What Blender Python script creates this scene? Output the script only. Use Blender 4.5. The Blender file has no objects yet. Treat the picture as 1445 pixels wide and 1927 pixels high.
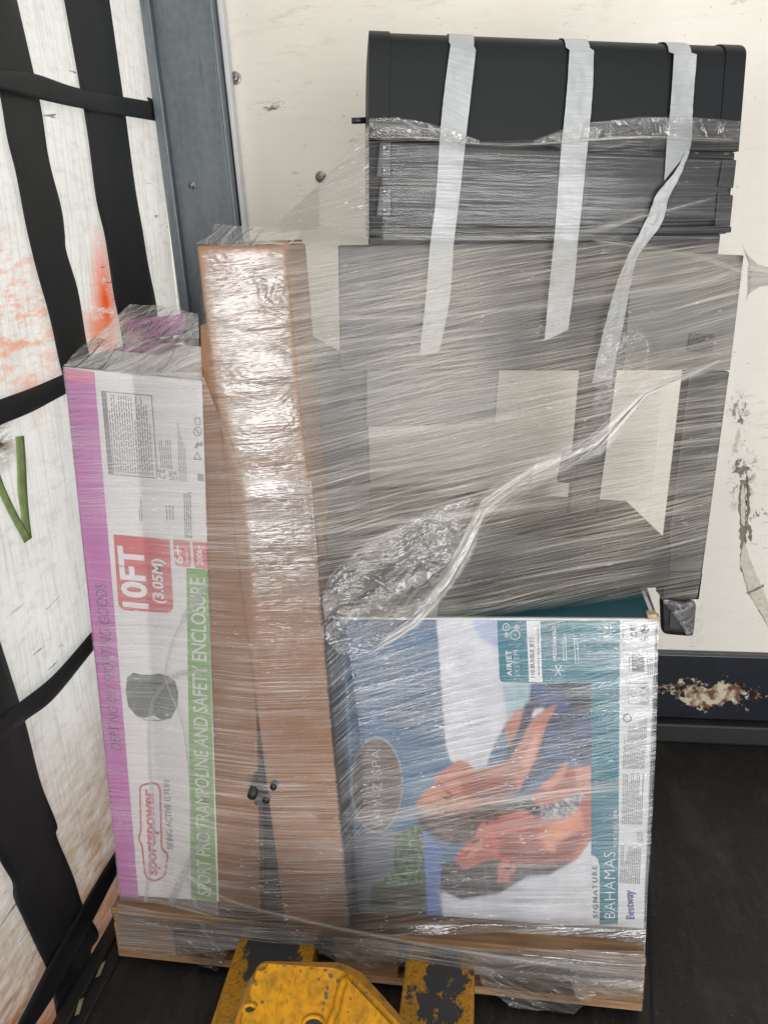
import bpy, bmesh, math, random
import numpy as np
from mathutils import Vector, Matrix, noise as mnoise
random.seed(7)
SC = bpy.context.scene
COL = SC.collection
PW, PH = 1445.0, 1927.0

# ------------------------------------------------------------------ camera
FPX, PITCH, YAW, ROLL, CAMZ = 1600.0, math.radians(18), math.radians(8), math.radians(2), 1.62
CF = Vector((-math.sin(YAW)*math.cos(PITCH), math.cos(YAW)*math.cos(PITCH), -math.sin(PITCH)))
_r0 = Vector((math.cos(YAW), math.sin(YAW), 0)); _u0 = _r0.cross(CF)
CR = _r0*math.cos(ROLL) - _u0*math.sin(ROLL)
CU = _r0*math.sin(ROLL) + _u0*math.cos(ROLL)
CC = Vector((0, 0, CAMZ))
cd = bpy.data.cameras.new('camera'); cam = bpy.data.objects.new('camera', cd); COL.objects.link(cam)
cd.sensor_fit = 'VERTICAL'; cd.sensor_height = 36.0; cd.lens = 36.0*FPX/PH
cd.clip_start = 0.05; cd.clip_end = 200
m3 = Matrix((CR, CU, -CF)).transposed()
cam.matrix_world = Matrix.Translation(CC) @ m3.to_4x4()
SC.camera = cam

# ------------------------------------------------------------------ world and lamps
wd = bpy.data.worlds.new('World'); SC.world = wd; wd.use_nodes = True
bg = wd.node_tree.nodes['Background']
bg.inputs[0].default_value = (0.80, 0.86, 0.93, 1); bg.inputs[1].default_value = 0.30

def area(name, loc, target, sx, sy, power, col):
    l = bpy.data.lights.new(name, 'AREA'); l.shape = 'RECTANGLE'; l.size = sx; l.size_y = sy
    l.energy = power; l.color = col
    o = bpy.data.objects.new(name, l); COL.objects.link(o); o.location = loc
    o.rotation_euler = (Vector(target)-Vector(loc)).to_track_quat('-Z', 'Y').to_euler()
    return o
area('roof_daylight', (0.3, 0.7, 3.1), (0.3, 0.75, 0), 2.4, 4.0, 32, (1, 0.93, 0.83))
area('rear_daylight', (1.35, -2.9, 1.0), (0.8, 2.2, 0.7), 2.2, 2.0, 185, (1, 0.99, 0.98))
area('side_doorway_daylight', (-2.2, -3.0, 1.2), (-0.6, 1.2, 1.2), 2.3, 2.2, 108, (1, 0.98, 0.97))
area('outside_daylight', (-2.6, 1.3, 1.9), (-1.0, 1.3, 1.1), 3.2, 3.0, 72, (1, 0.98, 0.95))

SC.view_settings.view_transform = 'Standard'; SC.view_settings.look = 'None'
SC.view_settings.exposure = 0.0; SC.view_settings.gamma = 1.0
SC.render.engine = 'CYCLES'
SC.cycles.transparent_max_bounces = 32
SC.cycles.max_bounces = 5; SC.cycles.diffuse_bounces = 2; SC.cycles.glossy_bounces = 2; SC.cycles.transmission_bounces = 2
SC.cycles.use_adaptive_sampling = True; SC.cycles.adaptive_threshold = 0.02
SC.cycles.caustics_reflective = False
SC.cycles.sample_clamp_indirect = 4.0

# ------------------------------------------------------------------ geometry of the place
def ray(x, y): return CF + CR*((x-PW/2)/FPX) - CU*((y-PH/2)/FPX)
def at_y(x, y, Y): d = ray(x, y); return CC + d*(Y/d.y)
def at_z(x, y, Z): d = ray(x, y); return CC + d*((Z-CAMZ)/d.z)
def at_x(x, y, X): d = ray(x, y); return CC + d*(X/d.x)
def at_plane(x, y, p0, n): d = ray(x, y); return CC + d*((p0-CC).dot(n)/d.dot(n))

# ------------------------------------------------------------------ materials
def lin(r, g, b):
    f = lambda c: (c/255/12.92) if c/255 <= 0.04045 else ((c/255+0.055)/1.055)**2.4
    return (f(r), f(g), f(b), 1)
class NT:
    def __init__(s, name):
        s.m = bpy.data.materials.new(name); s.m.use_nodes = True; s.t = s.m.node_tree
        s.t.nodes.clear(); s.out = s.n('ShaderNodeOutputMaterial')
    def n(s, typ, **kw):
        nd = s.t.nodes.new(typ)
        for k, v in kw.items():
            if hasattr(nd, k): setattr(nd, k, v)
        return nd
    def set(s, nd, **ins):
        for k, v in ins.items():
            key = int(k[1:]) if k[0] == 'i' and k[1:].isdigit() else k.replace('_', ' ')
            if hasattr(v, 'node'): s.t.links.new(v, nd.inputs[key])
            elif hasattr(v, 'outputs'): s.t.links.new(v.outputs[0], nd.inputs[key])
            else: nd.inputs[key].default_value = v
        return nd
    def coord(s, kind='Object'):
        return s.n('ShaderNodeTexCoord').outputs[kind]
    def mapping(s, v, scale=(1, 1, 1), rot=(0, 0, 0), loc=(0, 0, 0)):
        return s.set(s.n('ShaderNodeMapping'), Vector=v, Scale=scale, Rotation=rot, Location=loc).outputs[0]
    def noise(s, v, scale, detail=4, rough=0.55, dist=0):
        return s.set(s.n('ShaderNodeTexNoise'), Vector=v, Scale=scale, Detail=detail, Roughness=rough, Distortion=dist).outputs[0]
    def ramp(s, f, a, b, ca=(0, 0, 0, 1), cb=(1, 1, 1, 1)):
        r = s.n('ShaderNodeValToRGB'); e = r.color_ramp.elements
        e[0].position = a; e[1].position = b; e[0].color = ca; e[1].color = cb
        s.t.links.new(f, r.inputs[0]); return r.outputs[0]
    def mix(s, f, a, b, mode='MIX'):
        nd = s.n('ShaderNodeMix'); nd.data_type = 'RGBA'; nd.blend_type = mode
        for k, v in ((0, f), (6, a), (7, b)):
            if hasattr(v, 'node'): s.t.links.new(v, nd.inputs[k])
            else: nd.inputs[k].default_value = v
        return nd.outputs[2]
    def math(s, op, a, b=0.0, clamp=False):
        nd = s.n('ShaderNodeMath'); nd.operation = op; nd.use_clamp = clamp
        for k, v in ((0, a), (1, b)):
            if hasattr(v, 'node'): s.t.links.new(v, nd.inputs[k])
            else: nd.inputs[k].default_value = v
        return nd.outputs[0]
    def bump(s, h, strength=0.3, dist=0.002):
        return s.set(s.n('ShaderNodeBump'), Height=h, Strength=strength, Distance=dist).outputs[0]
    def near(s, v, p, r, soft, scale=(1, 1, 1)):
        """1 close to point p, 0 beyond r; the edge is soft"""
        sub = s.n('ShaderNodeVectorMath'); sub.operation = 'SUBTRACT'
        s.t.links.new(v, sub.inputs[0]); sub.inputs[1].default_value = p
        mul = s.n('ShaderNodeVectorMath'); mul.operation = 'MULTIPLY'
        s.t.links.new(sub.outputs[0], mul.inputs[0]); mul.inputs[1].default_value = scale
        ln = s.n('ShaderNodeVectorMath'); ln.operation = 'LENGTH'; s.t.links.new(mul.outputs[0], ln.inputs[0])
        return s.ramp(ln.outputs['Value'], max(r-soft, 0.0001), r, (1, 1, 1, 1), (0, 0, 0, 1))
    def bsdf(s, **kw):
        b = s.n('ShaderNodeBsdfPrincipled'); s.set(b, **kw); return b
    def done(s, sh):
        s.t.links.new(sh.outputs[0] if hasattr(sh, 'outputs') else sh, s.out.inputs[0]); return s.m

def plain(name, col, rough=0.5, metal=0.0, var=0.12, scale=18, bump=0.0, bscale=120, spec=0.5):
    t = NT(name); o = t.coord()
    n = t.noise(o, scale, 5)
    c = t.mix(t.ramp(n, 0.3, 0.7), tuple(x*(1-var) for x in col[:3])+(1,), tuple(min(1, x*(1+var)) for x in col[:3])+(1,))
    kw = dict(Base_Color=c, Roughness=rough, Metallic=metal, Specular_IOR_Level=spec)
    if bump: kw['Normal'] = t.bump(t.noise(o, bscale, 4), bump, 0.002)
    return t.done(t.bsdf(**kw))

# ------------------------------------------------------------------ object helpers
def link(name, me, mat=None, parent=None):
    o = bpy.data.objects.new(name, me); COL.objects.link(o)
    if mat is not None: me.materials.append(mat)
    if parent is not None: o.parent = parent
    return o
def mesh(name, vs, fs, mat=None, parent=None, smooth=False):
    me = bpy.data.meshes.new(name); me.from_pydata([tuple(v) for v in vs], [], fs); me.update()
    if smooth: me.polygons.foreach_set('use_smooth', [True]*len(me.polygons))
    return link(name, me, mat, parent)
def from_bm(name, bm, mat=None, parent=None, smooth=False):
    bmesh.ops.recalc_face_normals(bm, faces=bm.faces)
    me = bpy.data.meshes.new(name); bm.to_mesh(me); bm.free()
    if smooth: me.polygons.foreach_set('use_smooth', [True]*len(me.polygons))
    return link(name, me, mat, parent)
def thing(name, label, cat, group=None, kind=None, loc=(0, 0, 0)):
    o = bpy.data.objects.new(name, None); COL.objects.link(o); tag(o, label, cat, group, kind)
    o.empty_display_size = 0.1
    return o
def tag(o, label=None, cat=None, group=None, kind=None):
    for k, v in (('label', label), ('category', cat), ('group', group), ('kind', kind)):
        if v: o[k] = v
    return o
def hexa(name, c8, mat, parent=None, bevel=0.0, seg=2, smooth=True):
    """box from 8 corners: 4 of the front quad (ccw seen from front), then the 4 behind them"""
    bm = bmesh.new(); v = [bm.verts.new(p) for p in c8]
    for f in ((0, 1, 2, 3), (7, 6, 5, 4), (0, 4, 5, 1), (1, 5, 6, 2), (2, 6, 7, 3), (3, 7, 4, 0)):
        bm.faces.new([v[i] for i in f])
    if bevel: bmesh.ops.bevel(bm, geom=bm.edges[:], offset=bevel, segments=seg, affect='EDGES', profile=0.6)
    return from_bm(name, bm, mat, parent)
def aabox(name, lo, hi, mat, parent=None, bevel=0.0, M=None, seg=2):
    x0, y0, z0 = lo; x1, y1, z1 = hi
    c = [Vector(p) for p in ((x0, y0, z0), (x1, y0, z0), (x1, y0, z1), (x0, y0, z1), (x0, y1, z0), (x1, y1, z0), (x1, y1, z1), (x0, y1, z1))]
    if M is not None: c = [M @ p for p in c]
    return hexa(name, c, mat, parent, bevel, seg)
def tube(name, pts, rad, mat, parent=None, seg=10, caps=True):
    bm = bmesh.new(); rings = []
    pts = [Vector(p) for p in pts]; n = len(pts)
    rads = rad if isinstance(rad, (list, tuple)) else [rad]*n
    for i, p in enumerate(pts):
        d = (pts[min(i+1, n-1)]-pts[max(i-1, 0)]).normalized()
        a = d.orthogonal().normalized() if i == 0 else (a - d*a.dot(d)).normalized()
        b = d.cross(a)
        rings.append([bm.verts.new(p+(a*math.cos(t)+b*math.sin(t))*rads[i]) for t in [2*math.pi*k/seg for k in range(seg)]])
    for i in range(n-1):
        for k in range(seg):
            bm.faces.new((rings[i][k], rings[i][(k+1) % seg], rings[i+1][(k+1) % seg], rings[i+1][k]))
    if caps: bm.faces.new(rings[0]); bm.faces.new(rings[-1])
    return from_bm(name, bm, mat, parent, True)
def catmull(pts, n):
    P = [Vector(p) for p in pts]; P = [P[0]*2-P[1]] + P + [P[-1]*2-P[-2]]
    out = []; m = len(P)-3
    for i in range(n):
        t = i/(n-1)*m; k = min(int(t), m-1); t -= k
        a, b, c, d = P[k:k+4]
        out.append(0.5*((2*b) + (c-a)*t + (2*a-5*b+4*c-d)*t*t + (3*b-a-3*c+d)*t**3))
    return out

# printed matter on a flat face: shapes given by where they lie on that face
class Face:
    def __init__(s, p0, n): s.p0 = Vector(p0); s.n = Vector(n).normalized()
    def hit(s, x, y, lift=0.0): return at_plane(x, y, s.p0 + s.n*lift, s.n)
def print_poly(name, face, px, lift, mat, parent, thick=0.0):
    vs = [face.hit(x, y, lift) for x, y in px]
    return mesh(name, vs, [tuple(range(len(vs)))], mat, parent)
def rounded(px, r, which=None, n=5):
    out = []; k = len(px)
    for i, p in enumerate(px):
        if which is not None and i not in which: out.append(p); continue
        a, b, c = Vector(px[i-1]), Vector(p), Vector(px[(i+1) % k])
        q0 = b+(a-b).normalized()*r; q2 = b+(c-b).normalized()*r
        for j in range(n+1):
            t = j/n; q = q0*(1-t)**2 + b*2*t*(1-t) + q2*t*t; out.append((q.x, q.y))
    return out
_tcache = {}
def text(name, body, face, start, end, top, lift, mat, parent, bold=0.0, shear=0.0, spacing=1.0):
    """lettering from start to end (baseline) with capitals as high as start->top"""
    key = (body, bold, shear, spacing)
    if key not in _tcache:
        cu = bpy.data.curves.new('lettering', 'FONT'); cu.body = body; cu.size = 1; cu.offset = bold; cu.shear = shear
        cu.space_character = spacing; cu.resolution_u = 3
        ob = bpy.data.objects.new('lettering', cu); COL.objects.link(ob)
        dg = bpy.context.evaluated_depsgraph_get(); me = bpy.data.meshes.new_from_object(ob.evaluated_get(dg))
        vs = [v.co.copy() for v in me.vertices]; fs = [tuple(p.vertices) for p in me.polygons]
        bpy.data.objects.remove(ob); bpy.data.curves.remove(cu); bpy.data.meshes.remove(me)
        _tcache[key] = (vs, fs)
    vs, fs = _tcache[key]
    x0 = min(v.x for v in vs); x1 = max(v.x for v in vs)
    A = face.hit(*start, lift); B = face.hit(*end, lift); T = face.hit(*top, lift)
    ex = (B-A)/(x1-x0); ey = (T-A)/0.73
    return mesh(name, [A+ex*(v.x-x0)+ey*v.y for v in vs], fs, mat, parent)

# ================================================================== the trailer
YWALL = 2.567
# --- floor
t = NT('floor_phenolic_ply'); o = t.coord()
big = t.noise(o, 2.2, 5); fine = t.noise(o, 60, 6, 0.7)
grain = t.noise(t.mapping(o, (90, 3, 1)), 1.0, 4)
c = t.mix(t.ramp(big, 0.3, 0.75), lin(24, 22, 21), lin(38, 35, 33))
c = t.mix(t.math('MULTIPLY', t.ramp(grain, 0.52, 0.8), 0.5), c, lin(52, 47, 43))
sm = t.noise(t.mapping(o, (6, 2.2, 1), (0, 0, .5)), 1.0, 7, .72)
c = t.mix(t.math('MULTIPLY', t.ramp(sm, .50, .72), .40), c, lin(88, 80, 72))
spk = t.ramp(t.noise(o, 210, 2), 0.71, 0.74)
c = t.mix(t.math('MULTIPLY', spk, 0.7), c, lin(150, 145, 138))
MFLOOR = t.done(t.bsdf(Base_Color=c, Roughness=t.ramp(fine, 0.2, 0.8, (.45, .45, .45, 1), (.75, .75, .75, 1)), Normal=t.bump(fine, 0.35, 0.003), Specular_IOR_Level=0.35))
floor = tag(mesh('floor', [(-.955, -4, 0), (3.2, -4, 0), (3.2, 3.2, 0), (-.955, 3.2, 0)], [(0, 1, 2, 3)], MFLOOR), 'dark brown anti-slip plywood floor of the trailer', kind='structure')
MJOINT = plain('floor_joint', lin(14, 13, 13), 0.8)
def floor_strip(p, q, w):
    p = Vector(p); q = Vector(q); s = Vector((-(q-p).y, (q-p).x, 0)).normalized()*w/2
    mesh('joint', [p-s, q-s, q+s, p+s], [(0, 1, 2, 3)], MJOINT, floor)
ja = at_z(1222, 1700, 0.003); jb = at_z(1228, 1927, 0.003); dj = (jb-ja).normalized()
floor_strip(ja-dj*1.2, jb+dj*2, 0.006)
# thin metal wear ledge in front of the kick plate
MBLK = plain('black_rubber', lin(24, 24, 26), 0.6, 0, 0.25, 30, 0.2, 90)

# --- front bulkhead
t = NT('bulkhead_white'); o = t.coord()
n1 = t.noise(o, 3.0, 4)
streak = t.noise(t.mapping(o, (7, 1, 60)), 1.0, 6, 0.7)
c = t.mix(t.ramp(n1, 0.35, 0.7), lin(230, 225, 214), lin(236, 232, 222))
lowz = t.ramp(t.n('ShaderNodeSeparateXYZ').outputs[0], 0, 1) if False else None
c = t.mix(t.math('MULTIPLY', t.ramp(streak, 0.52, 0.72), 0.13), c, lin(176, 170, 158))
sc = t.noise(t.mapping(o, (26, 1, 90)), 1.0, 3, 0.6); scm = t.noise(o, 5.5, 2)
f = t.math('MULTIPLY', t.ramp(sc, 0.60, 0.66), t.ramp(scm, 0.60, 0.70))
c = t.mix(t.math('MULTIPLY', f, 0.5), c, lin(122, 117, 106))
dots = t.math('MULTIPLY', t.ramp(t.noise(o, 95, 2), 0.70, 0.74), t.ramp(t.noise(o, 9, 2), 0.5, 0.6))
c = t.mix(t.math('MULTIPLY', dots, 0.8), c, lin(92, 88, 80))
# rubbed patches where loads have hit the panel
sc2 = t.noise(t.mapping(o, (9, 1, 34), (0, .1, 0)), 1.0, 6, .75)
c = t.mix(t.math('MULTIPLY', t.math('MULTIPLY', t.ramp(sc2, .54, .66), t.ramp(t.noise(o, 2.1, 3), .48, .62)), .40), c, lin(168, 160, 144))
P = at_y(510, 203, YWALL); c = t.mix(t.math('MULTIPLY', t.near(o, P, 0.06, 0.05, (0.8, 0, 3)), t.ramp(sc, 0.5, 0.62)), c, lin(110, 104, 92))
for (x, y, r, s) in ((1390, 780, .10, (2.6, 0, 1)), (1395, 900, .12, (2.4, 0, 1)), (1325, 395, .09, (6, 0, 1)), (1395, 870, .05, (1, 0, 3)), (1430, 970, .06, (1.2, 0, 2))):
    P = at_y(x, y, YWALL); c = t.mix(t.math('MULTIPLY', t.near(o, P, r, r*0.7, s), t.ramp(t.noise(t.mapping(o, (70, 1, 45)), 1, 4, .7), 0.52, 0.60)), c, lin(96, 92, 84))
MWALL = t.done(t.bsdf(Base_Color=c, Roughness=0.5, Normal=t.bump(streak, 0.12, 0.002), Specular_IOR_Level=0.3))
zk = at_y(1350, 1229, YWALL).z
wall = tag(mesh('wall', [(-1.3, YWALL, zk), (3.0, YWALL, zk), (3.0, YWALL, 3.4), (-1.3, YWALL, 3.4), (-1.3, YWALL+.03, zk), (3.0, YWALL+.03, zk), (3.0, YWALL+.03, 3.4), (-1.3, YWALL+.03, 3.4)],
     [(0, 1, 2, 3), (4, 7, 6, 5), (0, 4, 5, 1), (1, 5, 6, 2), (2, 6, 7, 3), (3, 7, 4, 0)], MWALL), 'scuffed cream white bulkhead panel behind the load', kind='structure')

# navy kick plate with chipped paint
t = NT('kick_plate_navy'); o = t.coord()
n1 = t.noise(o, 14, 5); c = t.mix(t.ramp(n1, 0.3, 0.75), lin(10, 14, 23), lin(20, 27, 40))
P = at_y(1335, 1310, YWALL-.02)
ch = t.math('ADD', t.math('MULTIPLY', t.near(o, P, 0.22, 0.16, (1, 0, 2.6)), .20), t.math('ADD', t.math('MULTIPLY', t.noise(t.mapping(o, (.8, 1, 1.1)), 16, 3, .6), .55), t.math('MULTIPLY', t.noise(o, 70, 4, .7), .40)))
chip = t.ramp(ch, 0.60, 0.613)
cc = t.mix(t.ramp(t.noise(o, 38, 3), 0.40, 0.60), lin(112, 74, 52), lin(205, 194, 170))
c = t.mix(chip, c, cc)
c = t.mix(t.math('MULTIPLY', t.ramp(t.noise(o, 150, 2), .72, .75), .5), c, lin(120, 120, 116))
MKICK = t.done(t.bsdf(Base_Color=c, Roughness=0.38, Normal=t.bump(t.math('SUBTRACT', t.noise(o, 30, 4), t.math('MULTIPLY', chip, .4)), 0.15, 0.001)))
zs = at_y(1350, 1360, YWALL-.03).z
aabox('kick_plate', (-1.3, YWALL-.012, zs), (3.0, YWALL+.02, zk-.004), MKICK, wall, 0.004)
aabox('skirting', (-1.3, YWALL-.045, 0.001), (3.0, YWALL+.02, zs-.003), plain('skirting_black', lin(30, 30, 32), 0.6, 0, .3, 12, .3, 60), wall, 0.008)
aabox('cover_strip', (-1.3, YWALL-.018, zk-.003), (3.0, YWALL-.002, zk+.008), plain('strip_grey', lin(72, 72, 70), 0.5), wall, 0.002)

# bolts on the bulkhead
MBOLT = plain('zinc_bolt', lin(150, 150, 146), 0.35, 0.9, 0.2, 60)
MDK = plain('bolt_recess', lin(45, 44, 42), 0.6)
def bolt(x, y, Y, r, parent):
    p = at_y(x, y, Y); bm = bmesh.new(); seg = 20
    prof = [(r, 0), (r, .0022), (r*.94, .003), (r*.62, .003), (r*.58, .005), (r*.40, .0075), (r*.20, .0082)]
    rings = [[bm.verts.new(p+Vector((math.cos(a)*q, -h, math.sin(a)*q))) for a in [2*math.pi*k/seg for k in range(seg)]] for q, h in prof]
    for i in range(len(rings)-1):
        for k in range(seg): bm.faces.new((rings[i][k], rings[i][(k+1) % seg], rings[i+1][(k+1) % seg], rings[i+1][k]))
    bm.faces.new(rings[-1])
    b = from_bm('bolt', bm, MBOLT, parent, True)
    s = r*.15
    aabox('socket', (p.x-s, p.y-.0088, p.z-s), (p.x+s, p.y-.0078, p.z+s), MDK, b)
bolt(443, 147, YWALL, 0.017, wall); bolt(604, 333, YWALL, 0.016, wall)

# torn vinyl and gouges at the right of the bulkhead
MTORN = plain('torn_vinyl', lin(203, 198, 182), 0.7, 0, .18, 60, .5, 90)
MGOUGE = plain('gouge_dark', lin(128, 122, 110), 0.8, 0, .4, 90, .5, 120)
def wall_patch(name, px, lift, mat, jag=1.5, step=5):
    pts = []
    for i in range(len(px)):
        a = Vector(px[i]); b = Vector(px[(i+1) % len(px)]); n = max(1, int((b-a).length/step))
        for k in range(n):
            q = a.lerp(b, k/n); pts.append((q.x+random.uniform(-jag, jag), q.y+random.uniform(-jag, jag)))
    vs = [at_y(x, y, YWALL-lift) for x, y in pts]
    return mesh(name, vs, [tuple(range(len(vs)))], mat, wall)
wall_patch('gouge', [(1392, 905), (1402, 905), (1404, 1000), (1398, 1080), (1394, 1075), (1390, 960)], .0015, MGOUGE, 2.2)
wall_patch('gouge', [(1405, 890), (1411, 930), (1408, 985), (1416, 1010), (1410, 1020), (1403, 985)], .0015, MGOUGE, 2.5)
wall_patch('gouge', [(1376, 888), (1400, 876), (1412, 880), (1396, 893)], .0015, MGOUGE, 3)
wall_patch('gouge', [(1392, 800), (1388, 850), (1376, 850), (1384, 826)], .0015, MTORN, 2.5)
wall_patch('torn_strip', [(1396, 908), (1402, 925), (1401, 990), (1394, 985), (1393, 930)], .003, MTORN, 1.2)
wall_patch('torn_strip', [(1398, 1015), (1418, 1070), (1436, 1110), (1462, 1180), (1462, 1225), (1440, 1170), (1408, 1115), (1392, 1062)], .0025, MTORN, 1.2)
for a, b in (((1408, 1115), (1440, 1170)), ((1405, 1115), (1436, 1100)), ((1393, 1063), (1408, 1118))):
    wall_patch('gouge', [a, b, (b[0]+1.2, b[1]+4), (a[0]+1.2, a[1]+3.5)], .0035, MGOUGE, .8, 4)

# --- galvanised corner post
t = NT('galvanised_steel'); o = t.coord()
sp = t.n('ShaderNodeTexVoronoi'); t.set(sp, Vector=o, Scale=55.0)
n1 = t.noise(t.mapping(o, (10, 10, 2)), 1, 5, .65)
c = t.mix(t.ramp(n1, .3, .7), lin(96, 104, 110), lin(128, 135, 140)); c = t.mix(t.math('MULTIPLY', sp.outputs['Distance'], .3), c, lin(150, 156, 160))
c = t.mix(t.math('MULTIPLY', t.ramp(t.noise(t.mapping(o, (60, 60, 5)), 1, 4), .6, .7), .4), c, lin(70, 76, 84))
MGALV = t.done(t.bsdf(Base_Color=c, Metallic=0.55, Roughness=t.ramp(n1, .3, .7, (.42, .42, .42, 1), (.58, .58, .58, 1)), Normal=t.bump(n1, .15, .002)))
post = thing('corner_post', 'grey galvanised steel corner post beside the black strapped curtain', 'post')
YP = 2.50
pl_t, pl_b = at_y(285, 0, YP), at_y(362, 600, YP); pr_t, pr_b = at_y(394, 0, YP), at_y(441, 420, YP)
def col_line(a, b, z): return a + (b-a)*((z-a.z)/(b.z-a.z))
def post_piece(name, a, b, c_, d, y0, y1, mat, z0=0.002, z1=3.3, bev=.004):
    L0, L1 = col_line(a, b, z0), col_line(a, b, z1); R0, R1 = col_line(c_, d, z0), col_line(c_, d, z1)
    q = [Vector((L0.x, y0, z0)), Vector((R0.x, y0, z0)), Vector((R1.x, y0, z1)), Vector((L1.x, y0, z1))]
    return hexa(name, q+[p+Vector((0, y1-y0, 0)) for p in q], mat, post, bev)
post_piece('web', pl_t, pl_b, pr_t, pr_b, YP, YP+.012, MGALV)
post_piece('flange', pl_t-Vector((.026, 0, 0)), pl_b-Vector((.026, 0, 0)), pl_t+Vector((.002, 0, 0)), pl_b+Vector((.002, 0, 0)), YP-.022, YP+.03, MGALV)
post_piece('flange', pr_t-Vector((.001, 0, 0)), pr_b-Vector((.001, 0, 0)), pr_t+Vector((.008, 0, 0)), pr_b+Vector((.008, 0, 0)), YP-.006, YP+.064, MGALV)
MSEAL = plain('white_sealant', lin(214, 216, 218), 0.5, 0, .06)
post_piece('sealant_strip', pr_t+Vector((.0085, 0, 0)), pr_b+Vector((.0085, 0, 0)), pr_t+Vector((.026, 0, 0)), pr_b+Vector((.022, 0, 0)), YP+.03, YP+.0655, MSEAL)
bolt(362, 349, YP, 0.011, post)

# --- curtain of the left side
XC = -.975
def curt(y, z):
    v = mnoise.noise(Vector((y*2.1, z*1.3, 3.1)))*0.016 + mnoise.noise(Vector((y*5.5, z*2.2, 8.4)))*0.007
    return XC + v*min(1, max(0, (z+.1)*3))*min(1, max(0, (2.5-y)*4))
t = NT('curtain_pvc'); o = t.coord()
w1 = t.n('ShaderNodeTexWave'); t.set(w1, Vector=t.mapping(o, (1, 1, 1)), Scale=260.0, Distortion=1.0, Detail=1.0); w1.bands_direction = 'Y'
st = t.noise(t.mapping(o, (1, 90, 6)), 1.0, 5, .65); big = t.noise(o, 3.2, 5)
c = t.mix(t.ramp(big, .3, .7), lin(226, 226, 222), lin(240, 240, 236))
c = t.mix(t.math('MULTIPLY', t.ramp(st, .48, .66), .30), c, lin(150, 146, 138))
c = t.mix(t.math('MULTIPLY', t.ramp(t.noise(t.mapping(o, (1, 14, 40), (-.35, 0, 0)), 1, 6, .75), .50, .70), .35), c, lin(168, 160, 146))
diag = t.noise(t.mapping(o, (1, 9, 34), (0.6, 0, 0)), 1.0, 6, .7)
def stain(c, x, y, r, col, scale=(0, 1, 1), k=1.0, lo=.40, hi=.62):
    P = at_x(x, y, XC); f = t.math('MULTIPLY', t.near(o, P, r, r*.9, scale), t.ramp(diag, lo, hi)); return t.mix(t.math('MULTIPLY', f, k), c, col)
c = stain(c, 203, 570, .15, lin(226, 92, 34), (0, 1.7, .75), 1.0, .30, .46)
c = stain(c, 190, 640, .13, lin(232, 120, 70), (0, 1.2, 1), .85, .30, .55)
c = stain(c, 20, 580, .22, lin(226, 140, 100), (0, 1, 1), .8, .48, .62)
c = stain(c, 60, 670, .22, lin(228, 160, 128), (0, 1, 1), .7, .45, .65)
c = stain(c, 5, 830, .07, lin(92, 74, 56), (0, 1, 1), 1.0, .42, .55)
sz = t.n('ShaderNodeSeparateXYZ'); t.t.links.new(o, sz.inputs[0])
low = t.ramp(t.math('ADD', sz.outputs[2], t.math('MULTIPLY', big, .35)), .30, .86, (1, 1, 1, 1), (0, 0, 0, 1))
c = t.mix(t.math('MULTIPLY', low, t.ramp(diag, .22, .60)), c, lin(164, 128, 96))
low2 = t.ramp(sz.outputs[2], .0, .16, (1, 1, 1, 1), (0, 0, 0, 1))
c = t.mix(t.math('MULTIPLY', low2, t.ramp(t.noise(t.mapping(o, (1, 3, 60)), 1, 4), .25, .7)), c, lin(186, 112, 74))
scr = t.math('MULTIPLY', t.ramp(t.noise(t.mapping(o, (1, 8, 60), (0.9, 0, 0)), 1, 3), .66, .70), t.ramp(big, .5, .6))
c = t.mix(t.math('MULTIPLY', scr, .8), c, lin(96, 84, 72))
nb = t.bump(t.math('ADD', w1.outputs['Fac'], t.math('MULTIPLY', st, 2)), .15, .001)
df = t.set(t.n('ShaderNodeBsdfDiffuse'), Color=c, Normal=nb); tr = t.set(t.n('ShaderNodeBsdfTranslucent'), Color=c, Normal=nb)
ms = t.n('ShaderNodeMixShader'); ms.inputs[0].default_value = .45; t.t.links.new(df.outputs[0], ms.inputs[1]); t.t.links.new(tr.outputs[0], ms.inputs[2])
MCURT = t.done(ms)
curtain = thing('side_curtain', 'dirty white trailer side curtain with black webbing straps and green print', 'curtain')
NY, NZ = 110, 90; ys = np.linspace(0.35, 2.56, NY); zs_ = np.linspace(-.12, 3.0, NZ)
vs = [(curt(y, z), y, z) for z in zs_ for y in ys]
fs = [(j*NY+i, j*NY+i+1, (j+1)*NY+i+1, (j+1)*NY+i) for j in range(NZ-1) for i in range(NY-1)]
mesh('curtain_sheet', vs, fs, MCURT, curtain, True)
t = NT('black_webbing'); o = t.coord()
w = t.n('ShaderNodeTexWave'); t.set(w, Vector=o, Scale=180.0, Distortion=.5); w.bands_direction = 'Z'
n1 = t.noise(o, 9, 5)
MWEB = t.done(t.bsdf(Base_Color=t.mix(t.ramp(n1, .3, .7), lin(12, 14, 18), lin(24, 26, 31)), Roughness=.42, Specular_IOR_Level=.45, Normal=t.bump(t.math('ADD', w.outputs['Fac'], t.math('MULTIPLY', t.noise(o, 16, 4), 6)), .35, .004)))
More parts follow.
